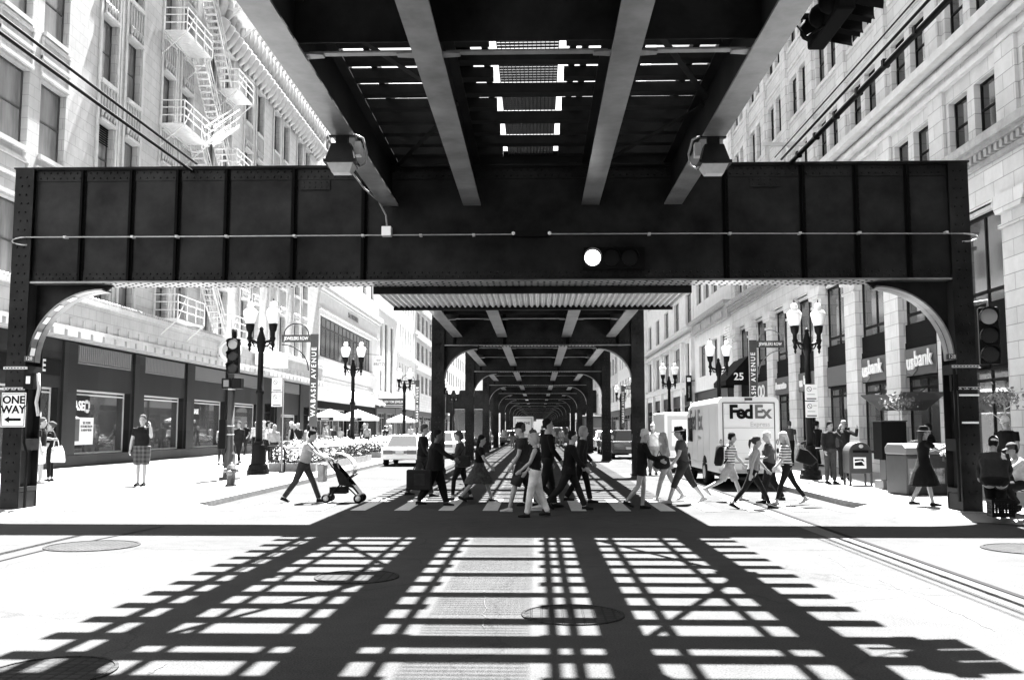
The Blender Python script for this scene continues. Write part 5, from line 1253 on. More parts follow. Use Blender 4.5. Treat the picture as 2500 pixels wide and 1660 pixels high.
# white vans and trucks
def van(loc, label, w, h, L_, lines=0, txt=None, m='carwhite'):
    t = thing('box_truck', loc, label, 'truck', 'box trucks and vans in the street'); hw = w / 2; y0 = -L_ / 2
    b = MB(); b.box(-hw, hw, y0, -y0 - 1.4, .55, h); b.build('box', m, t, bevel=.04); b = MB(); b.box(-hw + .1, hw - .1, -y0 - 1.39, -y0, .5, min(h - .3, 2.0)); b.build('cab', m, t, bevel=.1)
    b = MB(); b.box(-hw + .12, hw - .12, y0 - .01, y0 - .001, .8, h - .12); o = b.build('rear_door', 'ltgrey' if m == 'carwhite' else 'dkgrey', t)
    b = MB(); e = .16; z0, z1 = .8 + e, h - .12 - e; b.box(-hw + .12 + e, hw - .12 - e, y0 - .016, y0 - .0105, z0, z1); b.build('panel', m, o)
    if txt: text('lettering', txt, h * .13, 'dkgrey', t, (0, y0 - .02, h * .74), bold=.01)
    for x in (-hw + .12, hw - .12):
        for y in (y0 + .8, -y0 - .7): wheel(t, x, y, .38)
        b = MB(); b.box(x - .08, x + .08, y0 - .02, y0 - .001, .58, .72); b.build('tail_light', 'tail', t)
    b = MB(); b.box(-hw, hw, y0 - .1, y0 - .002, .4, .54); b.build('bumper', 'dkgrey', t)
    b = MB(); b.box(-hw + .2, hw - .2, -y0 + .001, -y0 + .012, 1.2, min(h - .5, 1.85)); b.build('windscreen', 'glass_car', t)
van((5.55, 37.5, 0), 'white van with lettered panels parked ahead of the delivery truck', 1.7, 2.2, 4.6)
van((-1.66, 111, 0), 'white box truck with a framed back panel far away in the centre', 2.3, 2.95, 6, txt='FOR THE')
van((-4.6, 68, 0), 'dark bus with a pale top panel behind the left roadway columns', 2.2, 2.9, 8, m='carblack')
van((5.2, 92, 0), 'dark truck far down the right lane', 2.2, 2.8, 6, m='cargrey')
# ------------------------------------------------------------------ people
def remesh(o, voxel, sm=2):
    r = o.modifiers.new('r', 'REMESH'); r.mode = 'VOXEL'; r.voxel_size = voxel; r.use_smooth_shade = True
    if sm: s = o.modifiers.new('s', 'SMOOTH'); s.iterations = sm; s.factor = .5
    PENDING.append(o); return o
for k, v in dict(cloth_black=.006, cloth_dark=.012, cloth_grey=.045, cloth_mid=.02, cloth_light=.22, cloth_white=.5, hair_dark=.007, hair_mid=.04, hair_fair=.22, hair_white=.4, shoe_dark=.008, shoe_light=.3).items(): M[k] = mat(k, v, .85, .3, 5.0, .9, spec=.1, detail=2.5)
M['stripe'] = mat('striped_knit', .3, .9); M['plaid'] = mat('plaid_cloth', .1, .9); M['floral'] = mat('floral_cloth', .03, .9, 1.0, 14)
def stripes(m, fz, fx, lo, hi):
    nt = m.node_tree; N = nt.nodes; L = nt.links; p = N['Principled BSDF']; tc = N.new('ShaderNodeTexCoord'); sp = N.new('ShaderNodeSeparateXYZ'); L.new(tc.outputs['Object'], sp.inputs[0])
    def band(out, f):
        a = N.new('ShaderNodeMath'); a.operation = 'MULTIPLY'; a.inputs[1].default_value = f; L.new(out, a.inputs[0])
        b = N.new('ShaderNodeMath'); b.operation = 'FRACT'; L.new(a.outputs[0], b.inputs[0]); c = N.new('ShaderNodeMath'); c.operation = 'GREATER_THAN'; c.inputs[1].default_value = .5; L.new(b.outputs[0], c.inputs[0]); return c.outputs[0]
    s = band(sp.outputs['Z'], fz)
    if fx:
        q = N.new('ShaderNodeMath'); q.operation = 'ADD'; L.new(s, q.inputs[0]); L.new(band(sp.outputs['X'], fx), q.inputs[1]); h = N.new('ShaderNodeMath'); h.operation = 'MULTIPLY'; h.inputs[1].default_value = .5; L.new(q.outputs[0], h.inputs[0]); s = h.outputs[0]
    mr = N.new('ShaderNodeMapRange'); mr.inputs['To Min'].default_value = lo; mr.inputs['To Max'].default_value = hi; L.new(s, mr.inputs['Value']); cb = N.new('ShaderNodeCombineColor')
    for k in range(3): L.new(mr.outputs[0], cb.inputs[k])
    L.new(cb.outputs[0], p.inputs['Base Color'])
stripes(M['stripe'], 17, 0, .5, .05); stripes(M['plaid'], 9, 9, .05, .004)

def person(label, x, y, z0, h, face, legs=(0, 0, 0, 0), arms=(5, 8, 10, 5, 8, 10), lean=0, head=(0, 0), top='cloth_dark', sleeve='short', bottom='trousers', bmat='cloth_black', shoe='shoe_dark',
           hair='hair_dark', style='short', hat=None, hatm='cloth_black', skin='flesh', girth=1.0, fem=False, seat=False, vox=.0115, hem=.0, apron=None, group=None, eyes=True, coat=0.0):
    S = h / 1.75; hipw = .09 * (1.0 if not fem else .95); shw = .185 if not fem else .162
    hip = Vector((0, 0, .93))
    def legpts(s, a, k):
        a, k = R(a), R(k); p = hip + Vector((s * hipw, 0, 0)); kn = p + .43 * Vector((0, math.sin(a), -math.cos(a))); an = kn + .42 * Vector((0, math.sin(a - k), -math.cos(a - k)))
        return p, kn, an, a - k
    LG = [legpts(-1, legs[0], legs[1]), legpts(1, legs[2], legs[3])]
    low = min(g[2].z - (.085 if abs(g[3]) < .6 else .10) for g in LG)
    off = Vector((0, 0, -low))
    t_ = R(lean)
    def UP(p):   # upper-body points turn about the hips by the lean
        p = Vector(p); q = p - hip; return hip + Vector((q.x, q.y * math.cos(t_) + q.z * math.sin(t_), q.z * math.cos(t_) - q.y * math.sin(t_)))
    g = girth
    body = MB(); TOP = MB(); BOT = MB(); SHOES = []; HAIR = MB(); HAT = MB()
    T = lambda P: [UP(p) for p in P]
    torso = [(.135 * g, .105 * g, .90), (.165 * g, .12 * g, .98), (.15 * g, .115 * g, 1.08), (.15 * g, .115 * g, 1.18), (.168 * g, .122 * g, 1.3), (.165, .105, 1.40), (.10, .075, 1.455)]
    if fem: torso = [(.135 * g, .105 * g, .90), (.165 * g, .12 * g, .96), (.135 * g, .10 * g, 1.10), (.135 * g, .10 * g, 1.18), (.15 * g, .125 * g, 1.28), (.145, .095, 1.39), (.09, .07, 1.45)]
    body.tube(T([(0, 0, q[2]) for q in torso]), [(q[0] - .012, q[1] - .012) for q in torso], 14)
    body.tube(T([(0, -.01, 1.42), (0, .0, 1.5), (0, .015, 1.56)]), [.062, .055, .055], 10)
    # legs and feet
    for s, (p, kn, an, fa) in zip((-1, 1), LG):
        mid = (p + kn) / 2; cal = kn + (an - kn) * .35
        body.tube([p + Vector((0, 0, .04)), p, mid, kn, cal, an], [.085 * g, .085 * g, .07 * g, .052, .052, .036], 12)
        fd = max(-.9, min(.25, -fa * .0 if abs(fa) < .6 else fa * .6)); d = Vector((0, math.cos(fd), math.sin(fd))); dn = Vector((0, math.sin(fd), -math.cos(fd)))
        heel = an - d * .045 + dn * .045; ball_ = an + d * .1 + dn * .055; toe = an + d * .17 + dn * .06
        body.tube([heel + dn * -.02, an + dn * .03, ball_, toe], [(.032, .03), (.036, .035), (.042, .024), (.03, .016)], 10)
        SHOE = MB(); SHOES.append(SHOE)
        SHOE.tube([heel - d * .012, an + dn * .035, ball_ + d * .01, toe + d * .018], [(.038, .036), (.044, .042), (.05, .032), (.034, .022)], 10)
        SHOE.tube([heel - d * .02 + dn * .028, toe + d * .02 + dn * .012], [(.04, .012), (.04, .012)], 8)
        if bottom in ('trousers', 'jeans'): BOT.tube([p + Vector((0, 0, .05)), mid, kn, cal, an - (kn - an) * -.02], [.105 * g, .088 * g, .07 * g, .066 * g, .06], 12)
        elif bottom == 'leggings': BOT.tube([p + Vector((0, 0, .05)), mid, kn, cal, an + (kn - an) * .1], [.1 * g, .08 * g, .06, .058, .044], 12)
        elif bottom == 'capri': BOT.tube([p + Vector((0, 0, .05)), mid, kn, cal], [.105 * g, .088 * g, .068 * g, .066], 12)
        elif bottom == 'shorts': BOT.tube([p + Vector((0, 0, .05)), mid, p + (kn - p) * .96], [.112 * g, .105 * g, .098 * g], 12)
        elif bottom == 'short_shorts': BOT.tube([p + Vector((0, 0, .05)), p + (kn - p) * .48], [.108 * g, .10 * g], 12)
    if bottom in ('skirt', 'dress'):
        kz = (LG[0][1] + LG[1][1]) / 2; sp = abs(LG[0][1].y - LG[1][1].y) / 2
        BOT.tube([UP((0, 0, 1.08)), UP((0, 0, .98)), Vector((0, kz.y * .4, .78)), Vector((0, kz.y * .8, .56 + hem)), Vector((0, kz.y, .46 + hem))], [(.15 * g, .115 * g), (.18 * g, .14 * g), (.21 * g, .17 * g + sp * .5), (.25 * g, .2 * g + sp * .9), (.27 * g, .22 * g + sp)], 16)
    else:
        BOT.tube(T([(0, 0, .86), (0, 0, .95), (0, 0, 1.04)]), [(.12 * g, .10 * g), (.175 * g, .132 * g), (.158 * g, .124 * g)], 14)
    # top
    tz = .93 if not coat else .93
    tt = [(q[0] + .014, q[1] + .014, q[2]) for q in torso[1:]]
    if coat: tt = [(.2 * g, .16 * g, .95 - coat), (.19 * g, .15 * g, .9)] + tt
    TOP.tube([(UP((0, 0, q[2])) if q[2] > .92 else Vector((0, 0, q[2]))) for q in tt], [(q[0], q[1]) for q in tt], 14)
    # arms and hands
    for s, (pp, ab, el) in zip((-1, 1), (arms[:3], arms[3:6])):
        pp, ab, el = R(pp), R(ab), R(el); sh = UP((s * shw, 0, 1.405)); pl = pp - t_ * 0
        def dr(a, b): return Vector((s * math.sin(b), math.sin(a) * math.cos(b), -math.cos(a) * math.cos(b)))
        e_ = sh + dr(pl, ab) * .285; fd = dr(pl + el, ab * (.3 if el < .6 else -.25)); w = e_ + fd * .25
        body.tube([UP((s * (shw - .05), 0, 1.40)), sh, (sh + e_) / 2, e_, e_ + fd * .08, w], [.05, .052, .043 * min(g, 1.15), .038, .04, .026], 10)
        # hand: palm, four bent fingers of different length, thumb from the side
        sd = Vector((1, 0, 0)) if abs(fd.x) < .8 else Vector((0, 1, 0)); nrm = fd.cross(sd).normalized() * (1 if s > 0 else 1); across = nrm.cross(fd).normalized(); nrm = Vector((-s, 0, 0)) - fd * fd.dot(Vector((-s, 0, 0))); nrm = nrm.normalized() if nrm.length > .1 else Vector((0, 1, 0)); across = fd.cross(nrm).normalized()
        pe = w + fd * .085
        body.tube([w - fd * .01, w + fd * .03, pe], [(.024, .018), (.04, .017), (.042, .015)], 10, ref=across)
        for i, ln in enumerate((.07, .08, .075, .058)):
            b0 = pe + across * (.03 - .02 * i) - fd * .01; b1 = b0 + (fd + nrm * .25).normalized() * ln * .55; b2 = b1 + (fd + nrm * .9).normalized() * ln * .5
            body.tube([b0, b1, b2], [.0095, .009, .007], 6)
        th0 = w + fd * .02 + across * .03; body.tube([th0, th0 + (fd * .6 + across * .7 + nrm * .3).normalized() * .04, th0 + (fd + across * .35 + nrm * .5).normalized() * .075], [.012, .011, .008], 6)
        ext = {'none': None, 'short': .62, 'elbow': 1.0, 'long': 2.0}[sleeve]
        if ext:
            if ext <= 1: TOP.tube([UP((s * (shw - .06), 0, 1.4)), sh, sh + (e_ - sh) * ext], [.066, .068, .062], 12)
            else: TOP.tube([UP((s * (shw - .06), 0, 1.4)), sh, (sh + e_) / 2, e_, (e_ + w) / 2, w - fd * .01], [.066, .068, .06, .055, .05, .042], 12)
    # head
    hy, hp = R(head[0]), R(head[1]); nk = UP((0, .012, 1.545))
    def HD(p):
        q = Vector(p); q = Vector((q.x, q.y * math.cos(hp) - q.z * math.sin(hp), q.z * math.cos(hp) + q.y * math.sin(hp))); q = Vector((q.x * math.cos(hy) - q.y * math.sin(hy), q.x * math.sin(hy) + q.y * math.cos(hy), q.z)); return nk + q
    rings = [(.03, .03, -.045, .06), (.05, .05, -.025, .045), (.06, .075, .005, .022), (.067, .085, .045, .012), (.073, .094, .09, .006), (.074, .095, .125, .002), (.064, .082, .17, -.004), (.04, .05, .195, -.006), (.012, .015, .205, -.006)]
    body.tube([HD((0, q[3], q[2])) for q in rings], [(q[0], q[1]) for q in rings], 14)
    body.ball(HD((0, .108, .055)), .014, .018, .02, 8, 5); body.ball(HD((0, .10, .015)), .02, .012, .012, 8, 5)
    for s in (-1, 1): body.ball(HD((s * .074, -.004, .06)), .012, .02, .03, 6, 5)
    if style != 'bald':
        hr = [(.068, .05, .02, -.055), (.076, .07, .06, -.036), (.082, .08, .1, -.024), (.083, .1, .135, -.006), (.072, .092, .18, -.008), (.045, .058, .21, -.008), (.012, .015, .221, -.008)]
        HAIR.tube([HD((0, q[3], q[2])) for q in hr], [(q[0], q[1]) for q in hr], 14)
        if style == 'long': HAIR.tube([HD((0, -.05, .12)), HD((0, -.075, .0)), HD((0, -.085, -.12)), HD((0, -.09, -.22))], [(.08, .05), (.088, .045), (.085, .04), (.06, .025)], 12)
        if style == 'bob': HAIR.tube([HD((0, -.035, .13)), HD((0, -.045, .05)), HD((0, -.045, -.03))], [(.092, .075), (.098, .07), (.085, .055)], 12)
        if style == 'tail': HAIR.tube([HD((0, -.09, .13)), HD((0, -.15, .1)), HD((0, -.16, .0)), HD((0, -.15, -.09))], [.03, .035, .03, .012], 8)
        if style == 'bun': HAIR.ball(HD((0, -.1, .13)), .05)
    if hat == 'cap':
        hc = [(.084, .105, .1, 0), (.084, .104, .135, 0), (.074, .092, .185, 0), (.045, .055, .215, 0), (.01, .012, .225, 0)]; HAT.tube([HD((0, q[3], q[2])) for q in hc], [(q[0], q[1]) for q in hc], 14)
        HAT.tube([HD((0, .06, .115)), HD((0, .13, .108)), HD((0, .175, .095))], [(.075, .012), (.07, .011), (.045, .01)], 10)
    if hat == 'brim':
        hc = [(.15, .165, .1, 0), (.15, .165, .112, 0), (.085, .105, .118, 0), (.084, .103, .16, 0), (.07, .09, .215, 0), (.02, .03, .222, 0)]; HAT.tube([HD((0, q[3], q[2])) for q in hc], [(q[0], q[1]) for q in hc], 16)
    def fin(b): b.v = [tuple((Vector(p) + off) * S) for p in b.v]; return b
    o = fin(body).build('person', skin); tag(o, label, 'person', group)
    o.location = (x, y, z0); o.rotation_euler = (0, 0, R(face)); remesh(o, vox, 1)
    def part(nm, b, m, v=None, sm=3):
        if b.v: c = fin(b).build(nm, m, o); remesh(c, v or vox * 1.15, sm); return c
    part('shirt' if not coat else 'jacket', TOP, top); part({'skirt': 'skirt', 'dress': 'skirt', 'shorts': 'shorts', 'short_shorts': 'shorts'}.get(bottom, 'trousers'), BOT, bmat)
    [part('shoe', q, shoe, .012, 1) for q in SHOES]; part('hair', HAIR, hair, .012, 2); part('hat', HAT, hatm, .011, 2)
    if eyes:
        for s in (-1, 1): b = MB(); b.ball(HD((s * .032, .088, .085)), .011, .008, .008, 6, 4); fin(b).build('eye', 'black', o)
    return o
def carried(name, loc, label, cat): return thing(name, loc, label, cat)
RT, LF, TO = -90, 90, 180        # facing right, left, towards the camera
# left sidewalk
person('person in dark top and white shorts with hand on hip behind the left column', -13.55, 25.4, .12, 1.78, RT + 10, (0, 0, 4, 4), (-10, 40, 95, 5, 10, 10), top='cloth_dark', bottom='shorts', bmat='cloth_white', shoe='shoe_light', hair='hair_mid')
person('person in black with a white tote bag standing by the granite shop front', -13.8, 26.4, .12, 1.68, LF + 15, (2, 2, -2, 2), (5, 6, 15, 10, 8, 80), (0), (0, 5), 'cloth_black', 'elbow', 'leggings', 'cloth_black', hair='hair_mid', style='bun', fem=True)
t = thing('tote_bag', (-13.5, 26.25, .98), 'white tote bag hanging from the shoulder of the woman in black', 'bag')
b = MB(); b.tube([(0, 0, -.32), (0, 0, -.28), (-.02, 0, -.05), (-.05, 0, .12)], [(.2, .06), (.22, .09), (.19, .08), (.15, .03)], 12); b.build('bag', 'cloth_white', t); b = MB(); b.tube([(-.15, 0, .1), (-.12, 0, .3), (-.08, 0, .36), (-.03, 0, .3), (.02, 0, .1)], .012, 6); b.build('handle', 'cloth_white', t)
person('person in black t-shirt and plaid shorts holding a phone to the ear', -10.38, 24.5, .12, 1.84, TO, (2, 0, -2, 0), (40, 22, 135, 3, 14, 8), 0, (8, 0), 'cloth_black', 'short', 'shorts', 'plaid', 'shoe_dark', 'hair_mid', girth=1.15)
person('person in black t-shirt and jeans walking towards us behind the signal post', -16.7, 53.5, .12, 1.85, TO - 10, (18, 10, -16, 14), (10, 10, 40, -10, 10, 20), 0, (0, 0), 'cloth_black', 'short', 'jeans', 'cloth_mid', vox=.02)
person('person in white shirt and dark trousers with a white bag beside the large lamp', -15.2, 50.5, .12, 1.86, TO, (-14, 12, 16, 8), (5, 8, 10, 8, 8, 20), 0, (0, 0), 'cloth_white', 'long', 'trousers', 'cloth_black', hair='hair_white', vox=.02)
person('person in dark clothes half hidden by the signal post', -16.6, 50.8, .12, 1.8, TO + 20, (10, 8, -10, 8), top='cloth_mid', bottom='trousers', vox=.02, sleeve='long')
rnd = random.Random(5)
def crowd(n, xs, ys, what, grp, sit=False, seed=1):
    rr = random.Random(seed); tops = ['cloth_white', 'cloth_light', 'cloth_black', 'cloth_grey', 'cloth_white', 'cloth_mid', 'cloth_dark', 'cloth_light', 'stripe']
    nm = {'cloth_white': 'white', 'cloth_light': 'pale', 'cloth_black': 'black', 'cloth_grey': 'grey', 'cloth_mid': 'dark grey', 'cloth_dark': 'very dark', 'stripe': 'striped'}
    hn = {'hair_dark': 'dark', 'hair_mid': 'brown', 'hair_fair': 'fair', 'hair_white': 'white'}
    for i in range(n):
        tp = tops[(i + seed) % len(tops)]; hr = rr.choice(list(hn)); st = rr.choice(['short', 'long', 'bob', 'short']); a = rr.uniform(6, 22)
        person('person in %s top, %s hair, %s from the left %s' % (nm[tp], hn[hr], ['first', 'second', 'third', 'fourth', 'fifth', 'sixth', 'seventh', 'eighth', 'ninth'][i], what), xs[i] if isinstance(xs, list) else xs[0] + (xs[1] - xs[0]) * (i + .5) / n, rr.uniform(*ys), .12 if abs(xs[0]) > 6.4 else 0, rr.uniform(1.62, 1.82), rr.choice([0, 180, 170, 20, 200, 90, -90]),
               (a, 8, -a, 12), (rr.uniform(-20, 30), 8, rr.uniform(5, 60), rr.uniform(-20, 30), 8, rr.uniform(5, 80)), 0, (rr.uniform(-20, 20), 0), tp, rr.choice(['short', 'long', 'none']), rr.choice(['trousers', 'shorts', 'leggings', 'skirt']), rr.choice(['cloth_black', 'cloth_mid', 'cloth_light', 'cloth_dark']), hair=hr, style=st, fem=st != 'short', vox=.024, group=grp, eyes=False)
crowd(8, (-12.4, -9.9), (40, 45), 'beyond the large lamp', 'people gathered on the left sidewalk', seed=3)
crowd(9, (-13.6, -10.3), (36, 41), 'strolling past the lamp', 'people strolling on the left sidewalk', seed=30)
crowd(9, (-12.4, -9.7), (49, 58), 'by the umbrellas', 'people at the cafe tables', seed=8)
crowd(7, (-11.5, -9.6), (62, 72), 'by the third left lamp', 'people farther down the left sidewalk', seed=11)
crowd(7, (7.6, 9.8), (48, 64), 'beyond the truck', 'people farther down the right sidewalk', seed=14)
crowd(6, (-2.5, 2.4), (66, 84), 'under the far tracks', 'people far away under the tracks', seed=21)
# man with the stroller
person('person in pale t-shirt and dark trousers pushing a stroller', -5.15, 20.7, 0, 1.67, RT, (27, 6, -24, 12), (42, 6, 22, 46, 6, 18), 14, (0, -14), 'cloth_light', 'short', 'trousers', 'cloth_mid', 'shoe_dark', 'hair_dark', skin='flesh')
t = thing('stroller', (-4.2, 20.7, 0), 'dark baby stroller with pale canopy pushed across the street', 'stroller', rz=R(-90))
fr = MB()
for sx in (-.2, .2):
    fr.tube([(sx, -.55, 1.0), (sx, -.4, .95), (sx, -.05, .45), (sx, .28, .14)], .016, 7); fr.tube([(sx, -.38, .14), (sx, .02, .5), (sx, .2, .62)], .016, 7)
fr.tube([(-.2, -.55, 1.0), (.2, -.55, 1.0)], .02, 8); fr.tube([(-.2, -.38, .14), (.2, -.38, .14)], .014, 6); fr.tube([(-.2, .28, .14), (.2, .28, .14)], .014, 6); fr.build('frame', 'black', t)
b = MB(); b.add([(-.19, -.24, .86), (.19, -.24, .86), (.19, -.1, .42), (-.19, -.1, .42), (.19, .2, .36), (-.19, .2, .36), (.19, .34, .18), (-.19, .34, .18), (-.19, -.02, .62), (.19, -.02, .62)], [(0, 1, 2, 3), (3, 2, 4, 5), (5, 4, 6, 7), (1, 9, 2), (9, 4, 2), (0, 3, 8), (8, 3, 5)]); o = b.build('seat', 'cloth_black', t); o.modifiers.new('t', 'SOLIDIFY').thickness = .04
b = MB(); P = []; F = []
for i in range(9):
    a = R(-10 + 120 * i / 8); P += [(-.2, -.2 + .42 * math.sin(a) - .02, .74 + .34 * math.cos(a)), (.2, -.2 + .42 * math.sin(a) - .02, .74 + .34 * math.cos(a))]
    if i: F.append((2 * i - 2, 2 * i - 1, 2 * i + 1, 2 * i))
b.add(P, F); o = b.build('canopy', 'cloth_light', t); o.modifiers.new('t', 'SOLIDIFY').thickness = .02
b = MB(); b.box(-.17, .17, -.34, .02, .2, .34); b.build('basket', 'cloth_black', t)
for sx in (-.22, .22):
    for y in (-.4, -.3, .3): 
        if y == -.3: continue
        b = MB(); b.tube([(sx - .025, y, .1), (sx + .025, y, .1)], .1, 16, ref=(0, 1, 0)); o = b.build('wheel', 'tyre', t); b = MB(); s = math.copysign(1, sx); b.tube([(sx + s * .02, y, .1), (sx + s * .03, y, .1)], .06, 10, ref=(0, 1, 0)); b.build('hub', 'ltgrey', o)
b = MB(); b.box(-.16, .16, -.62, -.46, .45, .85); b.build('hanging_bag', 'cloth_light', t, bevel=.03)
# crosswalk, left to right
person('heavy person all in black carrying a big bag, reaching forward', -2.15, 19.7, 0, 1.62, RT, (20, 6, -18, 14), (10, 8, 10, 48, 6, 12), 4, (0, -4), 'cloth_black', 'long', 'trousers', 'cloth_black', hair='hair_dark', girth=1.42, coat=.12, skin='flesh_dark')
t = thing('shoulder_bag', (-2.45, 19.5, .35), 'big dark shopping bag carried by the heavy person in black', 'bag'); b = MB(); b.box(-.26, .26, -.08, .08, 0, .42); b.build('bag', 'cloth_dark', t, bevel=.03); b = MB(); b.tube([(-.12, 0, .42), (-.06, 0, .58), (.06, 0, .58), (.12, 0, .42)], .012, 6); b.build('handle', 'cloth_black', t)
b = MB(); b.box(-.1, .12, -.085, -.081, .1, .34); b.build('print', 'cloth_mid', t)
person('person in grey jacket and black trousers walking left, looking at a paper', -1.75, 21.4, 0, 1.58, LF, (22, 18, -14, 8), (20, 6, 65, 15, 6, 70), 2, (0, -12), 'cloth_grey', 'long', 'leggings', 'cloth_black', hair='hair_mid', style='bob', fem=True, coat=.1, girth=1.05)
t = thing('paper', (-2.05, 21.35, .98), 'folded white paper in the hands of the person in the grey jacket', 'paper'); b = MB(); b.box(-.11, .11, -.1, .1, 0, .012); b.build('sheet', 'white', t)
person('person with long dark hair in black top and floral skirt walking right', -1.3, 20.9, 0, 1.52, RT, (26, 8, -24, 16), (-18, 8, 15, 22, 8, 20), 4, (0, -6), 'cloth_black', 'short', 'skirt', 'floral', hair='hair_dark', style='long', fem=True, hem=.06)
t = thing('handbag', (-1.62, 20.75, .78), 'dark handbag swinging behind the person in the floral skirt', 'bag'); b = MB(); b.box(-.14, .14, -.06, .06, 0, .24); b.build('bag', 'cloth_mid', t, bevel=.03); b = MB(); b.tube([(-.1, 0, .24), (0, 0, .42), (.1, 0, .24)], .01, 6); b.build('strap', 'cloth_black', t)
person('person in black cap and grey t-shirt with shorts walking left hand in hand', -.3, 18.5, 0, 1.76, LF, (20, 6, -18, 14), (12, 8, 20, 6, 6, 16), 2, (0, -4), 'cloth_mid', 'short', 'shorts', 'cloth_mid', 'shoe_light', 'hair_mid', hat='cap', girth=1.12)
person('fair-haired person in black vest and white trousers at the front of the crossing', -.05, 17.4, 0, 1.54, LF, (14, 5, -13, 10), (22, 6, 28, 8, 8, 30), 0, (5, -8), 'cloth_black', 'none', 'trousers', 'cloth_white', 'shoe_dark', 'hair_fair', style='bob', fem=True, girth=1.1)
person('tall dark-haired person in black looking right in the middle of the crossing', .2, 19.4, 0, 1.82, RT + 15, (14, 6, -14, 10), (5, 8, 20, 10, 8, 30), 0, (-15, 6), 'cloth_black', 'long', 'trousers', 'cloth_dark', hair='hair_dark')
person('person in dark open coat over a plaid shirt striding right', .62, 18.9, 0, 1.63, RT, (26, 6, -26, 16), (-20, 8, 15, 24, 8, 20), 6, (0, 0), 'cloth_black', 'long', 'jeans', 'cloth_dark', hair='hair_dark', coat=.14, girth=1.1)
person('person in black with fair hair behind the striding plaid shirt', .95, 20.6, 0, 1.68, RT, (16, 6, -18, 14), (12, 8, 30, -10, 6, 20), 3, (0, -3), 'cloth_dark', 'long', 'trousers', 'cloth_black', hair='hair_fair', style='bob', fem=True)
person('tall person in black beyond the heavy person in black', -2.75, 22.4, 0, 1.74, RT, (18, 6, -18, 12), (8, 8, 20, 14, 6, 25), 3, (0, -3), 'cloth_black', 'long', 'trousers', 'cloth_mid', hair='hair_mid')
person('person in black skirt close behind the couple in the middle of the crossing', -.1, 19.9, 0, 1.6, LF, (16, 6, -22, 20), top='cloth_black', bottom='trousers', bmat='cloth_black', sleeve='long', hair='hair_mid', fem=True)
person('person with short pale hair in black top and black shorts facing right', 2.1, 19.2, 0, 1.6, RT, (6, 10, -12, 26), (25, 6, 40, 28, 6, 40), 4, (0, -12), 'cloth_black', 'long', 'short_shorts', 'cloth_black', 'shoe_dark', 'hair_white', fem=True)
t = thing('handbag', (2.5, 19.15, .8), 'dark handbag held out by the person with short pale hair', 'bag'); b = MB(); b.tube([(0, 0, 0), (0, 0, .05), (0, 0, .22), (0, 0, .27)], [(.1, .06), (.17, .09), (.15, .07), (.06, .03)], 12); b.build('bag', 'cloth_dark', t); b = MB(); b.tube([(-.1, 0, .24), (-.05, 0, .36), (.02, 0, .24)], .01, 6); b.build('strap', 'cloth_black', t)
person('fair long-haired person in pale top and pale trousers walking left of the grey capris', 2.85, 21.2, 0, 1.55, LF, (20, 6, -24, 12), (10, 6, 20, 10, 6, 20), 4, (0, -5), 'cloth_light', 'elbow', 'leggings', 'cloth_light', 'shoe_light', 'hair_fair', style='long', fem=True)
person('person in hat, grey t-shirt and dark capris striding left', 3.15, 20.6, 0, 1.72, LF, (26, 6, -26, 10), (15, 6, 20, -28, 14, 12), 6, (0, -6), 'cloth_grey', 'short', 'capri', 'cloth_mid', 'shoe_light', 'hair_dark', hat='brim', fem=True, girth=1.12)
person('person in white shirt seen from behind beyond the grey capris', 4.0, 33, 0, 1.76, 0, (8, 6, -8, 8), (10, 14, 20, 5, 12, 15), 0, (0, 0), 'cloth_white', 'short', 'trousers', 'cloth_light', hair='hair_white', girth=1.25, vox=.018)
person('person with black backpack, pale plaid shirt and pale shorts walking right', 4.3, 21.4, 0, 1.57, RT, (24, 6, -30, 34), (-10, 6, 20, 22, 6, 20), 6, (0, -4), 'stripe', 'short', 'shorts', 'cloth_light', 'shoe_light', 'hair_dark')
t = thing('backpack', (4.06, 21.4, .78), 'black backpack on the person in the pale plaid shirt', 'bag'); b = MB(); b.tube([(0, 0, 0), (0, 0, .05), (.04, 0, .4), (.07, 0, .48)], [(.07, .12), (.1, .15), (.09, .14), (.03, .08)], 12); b.build('pack', 'cloth_black', t); b = MB(); b.tube([(.08, -.1, .45), (.2, -.1, .42), (.22, -.1, .2), (.1, -.1, .05)], .02, 6); b.build('strap', 'cloth_black', t)
person('person in pale top, black skirt and black leggings with raised ponytail striding right', 4.35, 19.3, 0, 1.55, RT, (30, 4, -30, 10), (28, 6, 15, -22, 6, 12), 8, (0, -4), 'cloth_light', 'none', 'leggings', 'cloth_black', 'shoe_dark', 'hair_mid', style='tail', fem=True)
person('person in dark grey top with a camera bag walking left in front of the truck', 5.05, 20.8, 0, 1.56, LF, (16, 8, -16, 14), (20, 8, 60, 12, 8, 60), 2, (0, -6), 'cloth_grey', 'elbow', 'trousers', 'cloth_black', hair='hair_white', fem=True, girth=1.2)
t = thing('camera_bag', (4.72, 20.75, .7), 'small black camera bag held before the dark grey top', 'bag'); b = MB(); b.box(-.1, .1, -.08, .08, 0, .2); b.box(-.04, .06, -.05, .05, .2, .34); b.build('bag', 'cloth_black', t, bevel=.03)
person('fair-haired person in striped top and black capris walking left', 5.3, 20.3, 0, 1.58, LF, (22, 6, -26, 10), (18, 6, 25, 10, 10, 20), 4, (0, -8), 'stripe', 'elbow', 'leggings', 'cloth_black', 'shoe_light', 'hair_white', style='long', fem=True)
